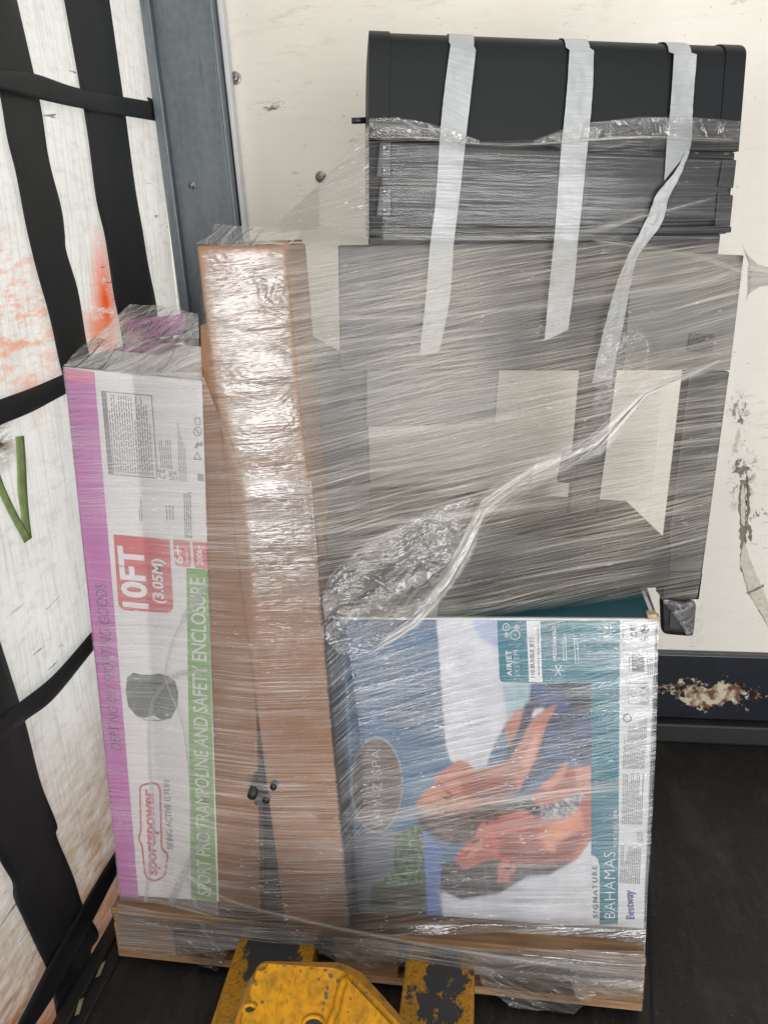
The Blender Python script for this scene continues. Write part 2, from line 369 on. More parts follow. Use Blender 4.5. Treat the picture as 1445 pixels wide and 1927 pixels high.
def web(name, left, right, lift, n=60, m=10, rip=.004, mat=None, puff=.003):
    La = catmull([(x, y, 0) for x, y in left], n); Ra = catmull([(x, y, 0) for x, y in right], n)
    vs = []
    for i in range(n):
        for j in range(m):
            q = La[i].lerp(Ra[i], j/(m-1)); p = at_x(q.x, q.y, XC)
            for _ in range(5): p = at_x(q.x, q.y, curt(p.y, p.z)+lift)
            edge = math.sin(math.pi*j/(m-1))
            p.x = curt(p.y, p.z) + lift + edge*(puff+rip*mnoise.noise(Vector((p.y*9, p.z*4.5, 1.7))))
            vs.append(p)
    rows = [vs[i*m:(i+1)*m] for i in range(n)]
    if mat is None:      # the strap runs on beyond the part in view
        def run_on(row, dy, dz, k=14):
            out = []
            for q_ in range(1, k+1):
                f = q_/k; nr = []
                for j, p in enumerate(row):
                    y, z = p.y+(dy-p.y)*f if dy is not None else p.y, p.z+(dz-p.z)*f if dz is not None else p.z
                    nr.append(Vector((curt(y, z)+lift+math.sin(math.pi*j/(m-1))*puff, y, z)))
                out.append(nr)
            return out
        if name == 'vertical_strap': rows = run_on(rows[0], None, 2.98)[::-1]+rows+run_on(rows[-1], None, -.10)
        else: rows = run_on(rows[0], .36, None)[::-1]+rows+run_on(rows[-1], 2.46, None)
    vs = [p for r in rows for p in r]; n = len(rows)
    fs = [(i*m+j, i*m+j+1, (i+1)*m+j+1, (i+1)*m+j) for i in range(n-1) for j in range(m-1)]
    o = mesh(name, vs, fs, mat or MWEB, curtain, True)
    md = o.modifiers.new('thickness', 'SOLIDIFY'); md.thickness = .002 if mat is None else .0006; md.offset = 0
    return o
web('vertical_strap', [(-60, -60), (-40, 0), (0, 174), (15, 260), (32, 329), (50, 424), (70, 508), (95, 598), (117, 698), (140, 760), (170, 860)],
    [(20, -60), (32, 0), (75, 190), (92, 299), (115, 389), (122, 440), (125, 473), (147, 548), (162, 638), (176, 700), (205, 800)], .008)
web('vertical_strap', [(112, -60), (122, 0), (149, 150), (167, 259), (182, 374), (199, 448), (214, 548), (227, 615), (240, 700)],
    [(198, -60), (206, 0), (232, 184), (254, 349), (268, 430), (279, 498), (294, 573), (300, 640), (308, 700)], .008)
web('vertical_strap', [(-130, 1206), (-100, 1319), (-70, 1440), (-30, 1550), (0, 1618), (24, 1660), (27, 1690), (45, 1730), (73, 1790), (89, 1824), (100, 1870)],
    [(0, 1206), (36, 1319), (52, 1375), (77, 1473), (107, 1550), (107, 1574), (137, 1646), (157, 1705), (186, 1757), (172, 1786), (176, 1812)], .010, rip=.010)
web('horizontal_strap', [(-40, 126), (0, 132), (65, 139), (152, 167), (299, 194), (312, 196)], [(-40, 163), (0, 169), (75, 187), (159, 205), (301, 229), (314, 231)], .016, m=6)
web('horizontal_strap', [(-40, 768), (0, 752), (60, 730), (118, 705), (170, 680)], [(-40, 816), (0, 800), (60, 775), (122, 742), (172, 718)], .015, m=6)
web('horizontal_strap', [(-20, 1366), (0, 1352), (36, 1323), (101, 1271), (169, 1194), (190, 1170)], [(-20, 1412), (0, 1396), (48, 1356), (101, 1315), (173, 1227), (196, 1200)], .017, m=6)
web('horizontal_strap', [(35, 1926), (88, 1823), (122, 1764), (156, 1705), (194, 1640), (225, 1590)], [(68, 1926), (112, 1856), (142, 1795), (175, 1732), (216, 1653), (246, 1605)], .017, m=6)
MGREEN = plain('green_print', lin(134, 152, 98), .75, 0, .22, 40)
web('green_print', [(30, 822), (33, 880), (34, 925), (40, 965), (40, 985)], [(46, 820), (50, 880), (52, 925), (56, 975), (61, 1013)], .004, 14, 4, 0, MGREEN, 0)
web('green_print', [(-70, 740), (-30, 850), (0, 930), (20, 972), (47, 1022)], [(-52, 730), (-12, 840), (5, 905), (35, 970), (61, 1012)], .0052, 14, 4, 0, MGREEN, 0)
# side rail at the floor edge
MRAIL = plain('rail_black', lin(30, 31, 31), 0.5, .1, .35, 25, .35, 40)
rail = tag(aabox('side_rail', (-.953, -.6, -.10), (-.918, 2.44, .012), MRAIL, None, .005), 'black steel floor edge rail under the side curtain', kind='structure')
aabox('lower_ledge', (-.9175, -1.5, .001), (-.882, 2.44, .006), MRAIL, rail, .006)
MSCR = plain('bare_scrape', lin(150, 136, 110), .7, 0, .3, 60)
for x0, y0, x1, y1 in ((192, 1812, 180, 1840), (150, 1882, 141, 1912)):
    p = at_z(x0, y0, .0128); q = at_z(x1, y1, .0128)
    mesh('scrape', [(p.x, p.y, p.z), (q.x, q.y, q.z), (q.x+.008, q.y+.006, q.z), (p.x+.007, p.y+.008, p.z)], [(0, 1, 2, 3)], MSCR, rail)

# ================================================================== pallet
def wood(name, a, b, long='X'):
    t = NT(name); o = t.coord('Object')
    rnd = t.n('ShaderNodeObjectInfo').outputs['Random']
    off = t.set(t.n('ShaderNodeCombineXYZ'), X=t.math('MULTIPLY', rnd, 7.0), Y=t.math('MULTIPLY', rnd, 3.0), Z=t.math('MULTIPLY', rnd, 5.0))
    va = t.n('ShaderNodeVectorMath'); t.t.links.new(o, va.inputs[0]); t.t.links.new(off.outputs[0], va.inputs[1])
    sc = {'X': (3, 45, 60), 'Y': (45, 3, 60)}[long]
    g = t.noise(t.mapping(va.outputs[0], sc), 1.0, 6, .65, 1.2); k = t.noise(va.outputs[0], 7, 3)
    c = t.mix(t.ramp(g, .28, .72), a, b)
    c = t.mix(t.math('MULTIPLY', t.ramp(k, .5, .75), .45), c, tuple(x*.45 for x in a[:3])+(1,))
    tint = t.math('ADD', t.math('MULTIPLY', rnd, .5), .72)
    hs = t.set(t.n('ShaderNodeHueSaturation'), Color=c, Value=tint)
    return t.done(t.bsdf(Base_Color=hs.outputs[0], Roughness=.75, Normal=t.bump(g, .4, .002), Specular_IOR_Level=.2))
MWX = wood('pallet_wood', lin(112, 84, 60), lin(160, 128, 96)); MWY = wood('pallet_wood_cross', lin(106, 80, 56), lin(150, 120, 90), 'Y')
pallet = thing('pallet', 'wooden pallet with block feet carrying the wrapped load', 'pallet')
PL = at_z(223, 1800, .02); PR = at_z(1208, 1905, .02)
ang = math.atan2(PR.y-PL.y, PR.x-PL.x); MP = Matrix.Translation((PL.x, PL.y, .0)) @ Matrix.Rotation(ang, 4, 'Z')
PWD = (PR-PL).length; PDP = 1.0
def pb(name, x0, x1, y0, y1, z0, z1, mat): return aabox(name, (x0, y0, z0), (x1, y1, z1), mat, pallet, .003, MP, 1)
Z0 = .02
for y0 in (0.0, .45, .90): pb('bottom_board', 0, PWD, y0, y0+.10, Z0, Z0+.021, MWX)
for x0 in (0.0, PWD/2-.0725, PWD-.145):
    for y0 in (0.001, .451, .899): pb('block', x0, x0+.145 if x0 == 0 else x0+.145, y0, y0+.10, Z0+.0215, Z0+.0995, MWX)
for x0 in (0.0, PWD/2-.0725, PWD-.145): pb('stringer_board', x0+.001, x0+.144, 0.002, PDP-.002, Z0+.1000, Z0+.1205, MWY)
yy = 0.0
for i, w in enumerate((.135, .095, .095, .095, .095, .095, .135)):
    pb('deck_board', 0, PWD, yy, yy+w, Z0+.1210, Z0+.1425, MWX); yy += w+(PDP-.745)/6
ZD = Z0+.143

# ================================================================== boxes
def carton(name, col, dark, var=.1, flute='X'):
    t = NT(name); o = t.coord()
    n1 = t.noise(o, 9, 5); fl = t.noise(t.mapping(o, (260, 20, 4) if flute == 'Z' else (6, 20, 240)), 1, 3)
    c = t.mix(t.ramp(n1, .3, .7), dark, col); c = t.mix(t.math('MULTIPLY', t.ramp(fl, .45, .7), .18), c, dark)
    return t.done(t.bsdf(Base_Color=c, Roughness=.72, Specular_IOR_Level=.25, Normal=t.bump(t.math('ADD', fl, t.math('MULTIPLY', n1, 3)), .15, .002)))
MKRAFT = carton('kraft_board', lin(154, 114, 86), lin(134, 97, 71)); MKRAFT2 = carton('kraft_board_dark', lin(150, 108, 76), lin(130, 90, 60))
MWHITEB = carton('white_board', lin(240, 236, 235), lin(230, 226, 225))
MSPAB = carton('white_spa_board', lin(234, 234, 235), lin(222, 222, 224))

def box_from_front(name, px, Y, depth, mat, parent, zb=ZD+.001, bevel=.005, sub=True, nrm=None):
    """px: bottom-left, bottom-right, top-right, top-left of the front face on the plane Y"""
    q = [at_y(x, y, Y) for x, y in px]
    for i, j in ((0, 3), (1, 2)):     # the bottom corners stand on the deck
        q[i] = q[j] + (q[i]-q[j])*((q[j].z-zb)/(q[j].z-q[i].z))
    b = [p+Vector((0, depth, 0)) for p in q]
    hexa(name, q+b, mat, parent, bevel, 3)
    return q

# ---- tall white and purple trampoline box
YT = 1.525
tramp = thing('trampoline_box', 'tall white trampoline box with purple edge stripe and red size badge', 'box')
tq = box_from_front('carton', [(227, 1696), (440, 1720), (432, 722), (120, 690)], YT, .40, MWHITEB, tramp)
FT = Face((0, YT, 0), (0, -1, 0))
def ink(name, rgb, rough=.55): return plain(name, lin(*rgb), rough, 0, .05, 12)
MPURP, MRED, MGRN = ink('purple_ink', (194, 80, 172)), ink('red_ink', (206, 48, 62)), ink('green_ink', (98, 158, 38))
MINK, MGREYI, MWHT, MPLUM = ink('black_ink', (48, 46, 50)), ink('grey_ink', (120, 118, 120)), ink('white_ink', (238, 236, 236)), ink('plum_ink', (92, 46, 96))
MPINK = ink('pink_tape', (222, 110, 150))
print_poly('purple_stripe', FT, [(121, 694), (178, 701), (262, 1699), (228, 1695)], .0012, MPURP, tramp)
print_poly('pink_corner', FT, [(121, 693), (177, 700), (179, 722), (123, 714)], .0020, MPINK, tramp)
# top of the box: lid flaps standing a little open, purple printed
zt = tq[3].z
fl = [tq[3]+Vector((0, .0, .003)), tq[2]+Vector((0, 0, .003)), tq[2]+Vector((0, .195, .006)), tq[3]+Vector((0, .195, .006))]
mesh('lid_flap', fl, [(0, 1, 2, 3)], MWHITEB, tramp)
a, b = at_y(236, 640, YT+.24), at_y(345, 626, YT+.30); c_, d = at_y(305, 592, YT+.40), at_y(245, 602, YT+.36)
flp = mesh('lid_flap', [a, b, at_y(350, 590, YT+.42), d], [(0, 1, 2, 3)], MPURP, tramp); md = flp.modifiers.new('thickness', 'SOLIDIFY'); md.thickness = .004
aabox('lid_flap', (tq[3].x+.004, YT+.21, zt), (tq[3].x+.10, YT+.395, zt+.006), MPURP, tramp, .002)
for k in range(5):
    x = 246+k*7; print_poly('flap_lettering', Face((0, YT+.24, 0), (0, -1, 0)), [(x, 632-k*2), (x+4, 630-k*2), (x+14, 612-k*2), (x+11, 611-k*2)], .001, MPLUM, tramp)

def stripe_lines(name, corners, n, mat, face, lift, fill=.55, seed=1, words=True, parent=None):
    """small print: rows of word-length dashes that run up the box, inside the quad p00 (start of first line), p10 (end of it), p01 (start of last line), p11"""
    rnd = random.Random(seed); vs = []; fs = []
    A, B, C, D = [Vector(c) for c in corners]
    P = lambda u, v: A*(1-u)*(1-v)+B*u*(1-v)+C*(1-u)*v+D*u*v
    for i in range(n):
        v0 = (i+.5-fill/2)/n; v1 = (i+.5+fill/2)/n; u = 0; end = rnd.uniform(.55, 1.0) if rnd.random() < .35 else 1.0
        while u < end:
            w = rnd.uniform(.03, .10) if words else end
            q = [P(u, v0), P(min(u+w, end), v0), P(min(u+w, end), v1), P(u, v1)]
            k = len(vs); vs += [face.hit(p.x, p.y, lift) for p in q]; fs.append((k, k+1, k+2, k+3)); u += w+rnd.uniform(.012, .02)
    return mesh(name, vs, fs, mat, parent)
def outline(name, px, w, face, lift, mat, parent):
    vs = []; fs = []; n = len(px); c = Vector((sum(p[0] for p in px)/n, sum(p[1] for p in px)/n))
    P = [Vector(p) for p in px]; inner = []
    for i in range(n):
        a, b, d = P[i-1], P[i], P[(i+1) % n]; e1 = (b-a).normalized(); e2 = (d-b).normalized()
        nn = Vector((-e1.y-e2.y, e1.x+e2.x)); nn = nn/max(.3, nn.length_squared/2)
        if i == 0: sgn = 1 if (c-b).dot(nn) > 0 else -1
        inner.append(b+nn*w*sgn)
    vs = [face.hit(p.x, p.y, lift) for p in P]+[face.hit(p.x, p.y, lift) for p in inner]
    fs = [(i, (i+1) % n, n+(i+1) % n, n+i) for i in range(n)]
    return mesh(name, vs, fs, mat, parent)
# warning panel
outline('warning_panel_frame', [(191, 736), (286, 744), (297, 901), (205, 893)], 1.3, FT, .0022, MINK, tramp)
print_poly('warning_panel_heading', FT, [(191, 736), (200, 737), (214, 894), (205, 893)], .0020, MGREYI, tramp)
stripe_lines('warning_panel_text', [(213, 888), (202, 742), (290, 896), (281, 748)], 17, MGREYI, FT, .0020, .40, 3, True, tramp)
stripe_lines('approval_text', [(302, 880), (298, 828), (325, 884), (322, 828)], 6, MGREYI, FT, .0020, .35, 5, True, tramp)
stripe_lines('importer_text', [(336, 905), (333, 790), (352, 907), (350, 850)], 5, MGREYI, FT, .0020, .35, 6, True, tramp)
stripe_lines('factory_text', [(262, 981), (259, 940), (270, 982), (267, 940)], 2, MINK, FT, .0020, .35, 7, True, tramp)
stripe_lines('batch_text', [(312, 978), (310, 950), (330, 980), (328, 952)], 3, MINK, FT, .0020, .25, 8, True, tramp)
stripe_lines('notice_text', [(347, 1012), (345, 930), (362, 1014), (360, 925)], 4, MINK, FT, .0020, .40, 9, True, tramp)
text('ce_mark', 'CE', FT, (313, 902), (309, 884), (300, 901), .0021, MGREYI, tramp)
text('ukca_mark', 'UK', FT, (326, 904), (324, 886), (319, 903), .0021, MGREYI, tramp, .01)
text('ukca_mark', 'CA', FT, (334, 905), (332, 887), (327, 904), .0021, MGREYI, tramp, .01)
# handling symbols near the tall carton
outline('no_hook_symbol', [(372+8*math.cos(a), 812+9*math.sin(a)) for a in np.linspace(0, 2*math.pi, 17)[:-1]], 1.2, FT, .0020, MGREYI, tramp)
print_poly('no_hook_symbol', FT, [(366, 806), (367, 805), (378, 818), (377, 819)], .0020, MGREYI, tramp)
outline('keep_dry_symbol', [(366, 786), (377, 787), (378, 800), (367, 799)], 1.2, FT, .0020, MGREYI, tramp)
outline('recycling_symbol', [(364, 865), (371, 850), (380, 866)], 1.4, FT, .0020, MGREYI, tramp)
print_poly('carry_symbol', FT, [(366, 842), (372, 831), (376, 834), (381, 830), (381, 840), (374, 838), (370, 844)], .0020, MGREYI, tramp)
print_poly('barcode', FT, [(372, 892), (383, 893), (383, 906), (372, 905)], .0020, MGREYI, tramp)
# 10FT badge
print_poly('size_badge', FT, rounded([(214, 1006), (319, 1016), (327, 1154), (224, 1148)], 16, (2, 3)), .0016, MRED, tramp)
text('size_lettering', '10FT', FT, (278, 1146), (268, 1029), (231, 1143), .0026, MWHT, tramp, .035, .03)
text('size_lettering', '(3.05M)', FT, (308, 1136), (305, 1052), (288, 1135), .0026, MWHT, tramp, .03, .12)
print_poly('age_badge', FT, rounded([(326, 1016), (357, 1019), (360, 1068), (330, 1065)], 6, (2, 3)), .0024, MRED, tramp)
text('age_lettering', '6+', FT, (345, 1062), (342, 1028), (329, 1061), .0030, MWHT, tramp, .03)
text('age_lettering', 'years', FT, (355, 1058), (353, 1032), (348, 1057), .0030, MWHT, tramp, .01)
print_poly('weight_badge', FT, rounded([(362, 1019), (392, 1022), (394, 1072), (366, 1069)], 6, (2, 3)), .0024, MRED, tramp)
text('weight_lettering', '200kg', FT, (382, 1064), (380, 1026), (371, 1063), .0030, MWHT, tramp, .02, .1)
print_poly('green_band', FT, [(351, 1070), (392, 1073), (408, 1698), (360, 1690)], .0016, MGRN, tramp)
MTITLE = ink('title_ink', (216, 216, 212)); 
text('title_lettering', 'SPORT PRO TRAMPOLINE AND SAFETY ENCLOSURE', FT, (397, 1686), (386, 1086), (371, 1685), .0026, MTITLE, tramp, .014, .15)
# department lettering on the stripe
text('department_lettering', 'DEPT NO 09 / SPORTING GOODS', FT, (229, 1412), (200, 1100), (208, 1408), .0024, MPLUM, tramp, -.004)
for k in range(11):
    y = 752+k*12; x0 = 130+k*.9
    print_poly('stripe_marking', FT, [(x0, y), (x0+22+3*math.sin(k*2), y-5), (x0+22, y-3), (x0, y+2.2)], .0022, ink('marking', (150, 52, 132)), tramp)
# maker's badge
bd = rounded([(262, 1478), (290, 1471), (303, 1480), (306, 1600), (318, 1605), (312, 1650), (290, 1662), (272, 1650), (266, 1590), (258, 1578), (264, 1568)], 9)
outline('maker_badge_frame', bd, 3.2, FT, .0022, MRED, tramp)
text('maker_lettering', 'sportspower', FT, (296, 1648), (288, 1487), (274, 1646), .0024, MRED, tramp, .022)
text('maker_slogan', 'BEING ACTIVE IS FUN', FT, (326, 1598), (319, 1470), (314, 1597), .0024, MGREYI, tramp, .0)
# printed product: padded ring
MNET = plain('net_print', lin(66, 76, 72), .6, 0, .45, 70)
print_poly('product_picture', FT, [(240, 1275), (252, 1266), (264, 1270), (284, 1271), (300, 1268), (316, 1273), (330, 1283), (336, 1305), (334, 1330), (322, 1352), (305, 1355), (290, 1346), (272, 1351), (256, 1346), (242, 1330), (237, 1300)], .0018, MNET, tramp)
outline('product_picture_rim', [(258, 1348), (290, 1342), (322, 1352), (300, 1357), (275, 1356)], 1.0, FT, .0024, MGREYI, tramp)

# ---- brown boxes
brownA = thing('cardboard_box', 'slim brown cardboard box leaning right, next to the trampoline box', 'box')
box_from_front('carton', [(412, 1715), (491, 1722), (468, 620), (376, 610)], 1.512, .20, MKRAFT, brownA)
brownB = thing('cardboard_box', 'tallest slim brown cardboard box, in front, with glossy wrapped face', 'box')
bq = box_from_front('carton', [(533, 1720), (655, 1722), (540, 460), (369, 462)], 1.478, .15, MKRAFT, brownB, bevel=.006)
FB = Face((0, 1.478, 0), (0, -1, 0))
print_poly('end_flap', FB, [(372, 484), (538, 486), (538, 487.5), (372, 485.5)], .001, MKRAFT2, brownB)
aabox('lid_flap', (bq[3].x+.004, 1.50, bq[3].z), (bq[2].x-.004, 1.62, bq[2].z+.007), MKRAFT2, brownB, .002)

# ---- black parts wedged between
t = NT('black_plastic'); o = t.coord(); n1 = t.noise(o, 40, 4)
MBP = t.done(t.bsdf(Base_Color=lin(26, 26, 29), Roughness=t.ramp(n1, .3, .7, (.3, .3, .3, 1), (.5, .5, .5, 1)), Normal=t.bump(n1, .2, .002)))
leg = thing('black_steel_profile', 'black steel profile with capped tube ends wedged between the brown boxes', 'steel profile')
q = [at_y(x, y, 1.545) for x, y in ((496, 1722), (548, 1722), (520, 1325), (474, 1325))]
q[0].z = q[1].z = ZD+.001
hexa('bar', q+[p+Vector((0, .06, 0)) for p in q], MBP, leg, .004)
for (x, y, r, ln) in ((474, 1499, .010, .050), (514, 1483, .007, .03), (500, 1508, .008, .026)):
    p = at_y(x, y, 1.475-ln*.4); e = Vector((p.x, 1.55, p.z+.02))
    tb = tube('tube_end', [p, p.lerp(e, .5), e], [r, r, r*1.1], MBP, leg, 14)
    tube('cap', [p+Vector((0, -.002, 0)), p+Vector((0, .004, 0))], r*.72, plain('cap_black', lin(8, 8, 9), .7), tb, 12)
hexa('bracket', [at_y(x, y, 1.482) for x, y in ((478, 1516), (522, 1516), (526, 1474), (482, 1478))]+[at_y(x, y, 1.532) for x, y in ((478, 1516), (522, 1516), (526, 1474), (482, 1478))], MBP, leg, .006)

# ---- added black block: keeps the gap dark and props up the barbecue
gapfill = thing('gap_block', 'added black block that darkens the gap between brown and spa boxes', 'box')
aabox('carton', (-.60, 1.86, ZD+.001), (.22, 2.40, .885), plain('gap_black', lin(24, 24, 26), .65, 0, .2), gapfill, .005)  # plain filler block, added as dark backing and support
aabox('gap_strip', (-.375, 1.66, ZD+.001), (-.325, 1.855, .885), plain('gap_black_strip', lin(22, 22, 24), .65, 0, .2), gapfill, .004)

# ---- spa box
YS = 1.535
spa = thing('spa_box', 'square printed spa box with teal band and photo of a couple', 'box')
sq = box_from_front('carton', [(668, 1738), (1212, 1748), (1236, 1166), (628, 1162)], YS, .30, MSPAB, spa, bevel=.004)
FS = Face((0, YS, 0), (0, -1, 0))
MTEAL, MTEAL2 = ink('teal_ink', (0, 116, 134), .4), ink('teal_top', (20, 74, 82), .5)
# printed lid
def lid(u, v): return (sq[3].lerp(sq[2], u)) + Vector((0, .30*v, .0025))
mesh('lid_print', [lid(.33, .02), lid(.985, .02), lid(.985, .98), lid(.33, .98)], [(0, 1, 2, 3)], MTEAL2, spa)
outline('lid_symbol', [(1163, 1137), (1180, 1134), (1184, 1144), (1167, 1147)], 1.2, Face(sq[3]+Vector((0, 0, .004)), (0, 0, 1)), .0, MWHT, spa)
for x in (1085, 1120, 1138):
    outline('lid_symbol', [(x+7*math.cos(a), 1144+5*math.sin(a)) for a in np.linspace(0, 6.28, 11)[:-1]], 1.1, Face(sq[3]+Vector((0, 0, .004)), (0, 0, 1)), .0, MGREYI, spa)

# the photograph printed on the front, as colour carried by a fine grid
def inside(px, X, Y):
    r = np.zeros(X.shape, bool); n = len(px)
    for i in range(n):
        (x0, y0), (x1, y1) = px[i-1], px[i]
        cnd = ((y0 > Y) != (y1 > Y)); xi = (x1-x0)*(Y-y0)/((y1-y0) if y1 != y0 else 1e-9)+x0
        r ^= cnd & (X < xi)
    return r
GX, GY = 300, 350
gx = np.linspace(632, 1113, GX); 
X = np.zeros((GY, GX)); Y_ = np.zeros((GY, GX))
for j in range(GY):
    v = j/(GY-1); xl = 630+v*37; yl = 1166+v*568; yr = 1168+v*574
    X[j] = np.linspace(xl, 1113, GX); Y_[j] = np.linspace(yl, yr, GX)
def vnoise(X, Y, s, seed):
    rs = np.random.RandomState(seed); g = rs.rand(80, 80); x = (X*s) % 79; y = (Y*s) % 79
    xi = x.astype(int); yi = y.astype(int); fx = x-xi; fy = y-yi; fx = fx*fx*(3-2*fx); fy = fy*fy*(3-2*fy)
    return (g[yi, xi]*(1-fx)+g[yi, xi+1]*fx)*(1-fy)+(g[yi+1, xi]*(1-fx)+g[yi+1, xi+1]*fx)*fy
IM = np.zeros((GY, GX, 3))
def L3(*c): return np.array(lin(*c)[:3])
def wash(mask, col, soft=0):
    m = mask.astype(float)
    for _ in range(soft):
        p = np.pad(m, 1, 'edge'); m = (p[1:-1, 1:-1]*2+p[:-2, 1:-1]+p[2:, 1:-1]+p[1:-1, :-2]+p[1:-1, 2:])/6
    col = np.asarray(col); IM[:] = IM*(1-m[..., None])+col*m[..., None]
gr = np.clip((Y_-1165)/560, 0, 1)[..., None]
IM[:] = L3(70, 102, 134)*(1-gr)+L3(96, 128, 154)*gr
IM *= (0.86+.28*vnoise(X, Y_, .02, 3))[..., None]
wash(inside([(632, 1165), (700, 1165), (640, 1330)], X, Y_), L3(70, 104, 146), 6)
wash(inside([(820, 1150), (1115, 1150), (1115, 1360), (960, 1345), (930, 1400), (915, 1440), (880, 1450), (848, 1432), (838, 1400)], X, Y_), L3(216, 216, 222), 1)
wash(inside([(885, 1160), (935, 1160), (940, 1220), (900, 1200)], X, Y_), L3(176, 186, 214), 8)
wash(inside([(945, 1290), (1010, 1285), (985, 1345), (955, 1360)], X, Y_), L3(164, 190, 200), 6)
Z = lambda pts: [(740+x/3.284, 1300+y/3.284) for x, y in pts]
# foreground at lower left of the photo
wash(inside([(640, 1560), (800, 1560), (806, 1740), (660, 1740)], X, Y_), L3(108, 112, 124), 10)
gl = inside([(745, 1575), (770, 1560), (796, 1545), (803, 1740), (700, 1740), (712, 1660), (740, 1640)], X, Y_)
wash(gl & (vnoise(X, Y_, .16, 5) > .32), L3(52, 92, 40), 1); wash(gl & (vnoise(X, Y_, .22, 9) > .62), L3(28, 54, 24), 1); wash(gl & (vnoise(X, Y_, .25, 11) > .72), L3(120, 156, 84), 1)
wash(inside([(700, 1660), (800, 1665), (806, 1740), (690, 1740)], X, Y_), L3(70, 74, 56), 8)
wash(inside([(795, 1560), (832, 1600), (836, 1740), (806, 1740)], X, Y_), L3(104, 130, 184), 1)
wash(inside([(828, 1680), (1115, 1600), (1115, 1745), (836, 1745)], X, Y_), L3(214, 216, 224), 4)
wash(inside([(1060, 1640), (1115, 1560), (1115, 1745), (1000, 1745)], X, Y_), L3(222, 222, 226), 4)
# woman
SKIN, SKIN2, SKIN3 = L3(190, 124, 103), L3(158, 98, 80), L3(208, 148, 126)
wash(inside(Z([(690, 210), (740, 140), (830, 80), (868, 100), (825, 210), (770, 330), (715, 335), (690, 265)]), X, Y_), SKIN, 1)
wash(inside(Z([(850, -40), (1232, -60), (1232, 470), (1080, 440), (960, 490), (850, 560), (790, 640), (760, 600), (820, 520), (880, 420), (920, 290), (955, 180), (1020, 75), (870, 115), (830, 110)]), X, Y_), L3(46, 54, 84), 2)
nv = inside(Z([(850, -40), (1232, -60), (1232, 440), (930, 470), (960, 180)]), X, Y_)
fb = lambda s, k: (vnoise(X*.9+Y_*.4, Y_*.9-X*.4, s, k)+.5*vnoise(X*.5-Y_*.8, Y_*.5+X*.8, s*2.3, k+1)+.25*vnoise(X, Y_, s*5, k+2))/1.75
wash(nv & (fb(.035, 21) > .55), L3(60, 84, 128), 9); wash(nv & (fb(.05, 25) > .60), L3(28, 30, 46), 6)
wash(inside(Z([(880, 150), (1020, 72), (962, 175), (915, 300), (880, 425), (830, 520), (775, 610), (740, 560), (700, 440), (730, 390), (800, 270)]), X, Y_), SKIN, 1)
wash(inside(Z([(820, 60), (872, 110), (800, 290), (730, 400), (720, 430), (680, 432), (700, 370), (770, 240)]), X, Y_), L3(40, 42, 58), 1)
wash(inside(Z([(130, 705), (180, 630), (252, 580), (256, 530), (340, 470), (400, 430), (455, 436), (505, 490), (600, 474), (720, 430), (800, 500), (790, 600), (640, 690), (520, 720), (380, 760), (250, 775), (180, 740)]), X, Y_), SKIN, 1)
wash(inside(Z([(420, 520), (620, 520), (760, 520), (720, 620), (560, 680), (420, 640)]), X, Y_), SKIN2, 7)
wash(inside(Z([(180, 650), (300, 620), (330, 700), (220, 730)]), X, Y_), SKIN3, 6)
for ln in ([(280, 640), (330, 660), (360, 650), (325, 672)], [(330, 615), (375, 650), (380, 660), (325, 630)]): wash(inside(Z(ln), X, Y_), L3(70, 44, 40), 0)
wash(inside(Z([(300, 505), (355, 485), (360, 497), (310, 515)]), X, Y_), L3(190, 70, 84), 1)
wash(inside(Z([(125, 745), (200, 782), (280, 772), (380, 757), (480, 732), (620, 690), (760, 650), (770, 740), (690, 800), (570, 820), (515, 905), (400, 948), (330, 940), (250, 900), (170, 840)]), X, Y_), L3(74, 56, 50), 1)
hm = inside(Z([(125, 745), (480, 732), (760, 650), (690, 800), (515, 905), (400, 948), (250, 900)]), X, Y_)
wash(hm & (vnoise(X+Y_*3, Y_*6-X*1.5, .05, 31) > .62), L3(126, 98, 82), 1)
# man
wash(inside(Z([(372, 1040), (430, 962), (505, 900), (524, 842), (550, 812), (595, 824), (660, 780), (780, 740), (850, 640), (960, 540), (1070, 430), (1085, 480), (1232, 455), (1232, 910), (1165, 1000), (1130, 1045), (1060, 1085), (860, 1110), (640, 1090), (440, 1105)]), X, Y_), L3(186, 110, 92), 1)
wash(inside(Z([(560, 880), (860, 820), (900, 1000), (680, 1040), (520, 1000)]), X, Y_), L3(198, 106, 90), 9)
wash(inside(Z([(820, 830), (900, 780), (880, 960), (830, 980)]), X, Y_), L3(164, 92, 78), 6)
wash(inside(Z([(930, 860), (1150, 720), (1180, 860), (1060, 1000), (930, 1010)]), X, Y_), L3(228, 150, 120), 9)
wash(inside(Z([(600, 800), (665, 795), (670, 815), (606, 815)]), X, Y_), L3(196, 66, 76), 2)
wash(inside(Z([(565, 800), (578, 806), (588, 832), (572, 824)]), X, Y_), L3(40, 26, 26), 0)
wash(inside(Z([(640, 690), (760, 680), (850, 660), (920, 740), (890, 785), (820, 740), (700, 720)]), X, Y_), L3(52, 54, 62), 2)
ch = inside(Z([(905, 720), (1000, 690), (1110, 640), (1190, 615), (1130, 740), (1060, 785), (920, 790)]), X, Y_)
wash(ch, L3(148, 150, 152), 1); wash(ch & (vnoise(X, Y_, .35, 41) > .58), L3(214, 216, 216), 0); wash(ch & (vnoise(X, Y_, .3, 43) > .66), L3(74, 76, 82), 0)
wash(inside(Z([(295, 1070), (375, 1055), (435, 1108), (560, 1055), (650, 1040), (800, 1080), (1000, 1070), (1110, 1050), (960, 1140), (820, 1150), (660, 1250), (420, 1290), (290, 1230)]), X, Y_), L3(62, 52, 54), 2)
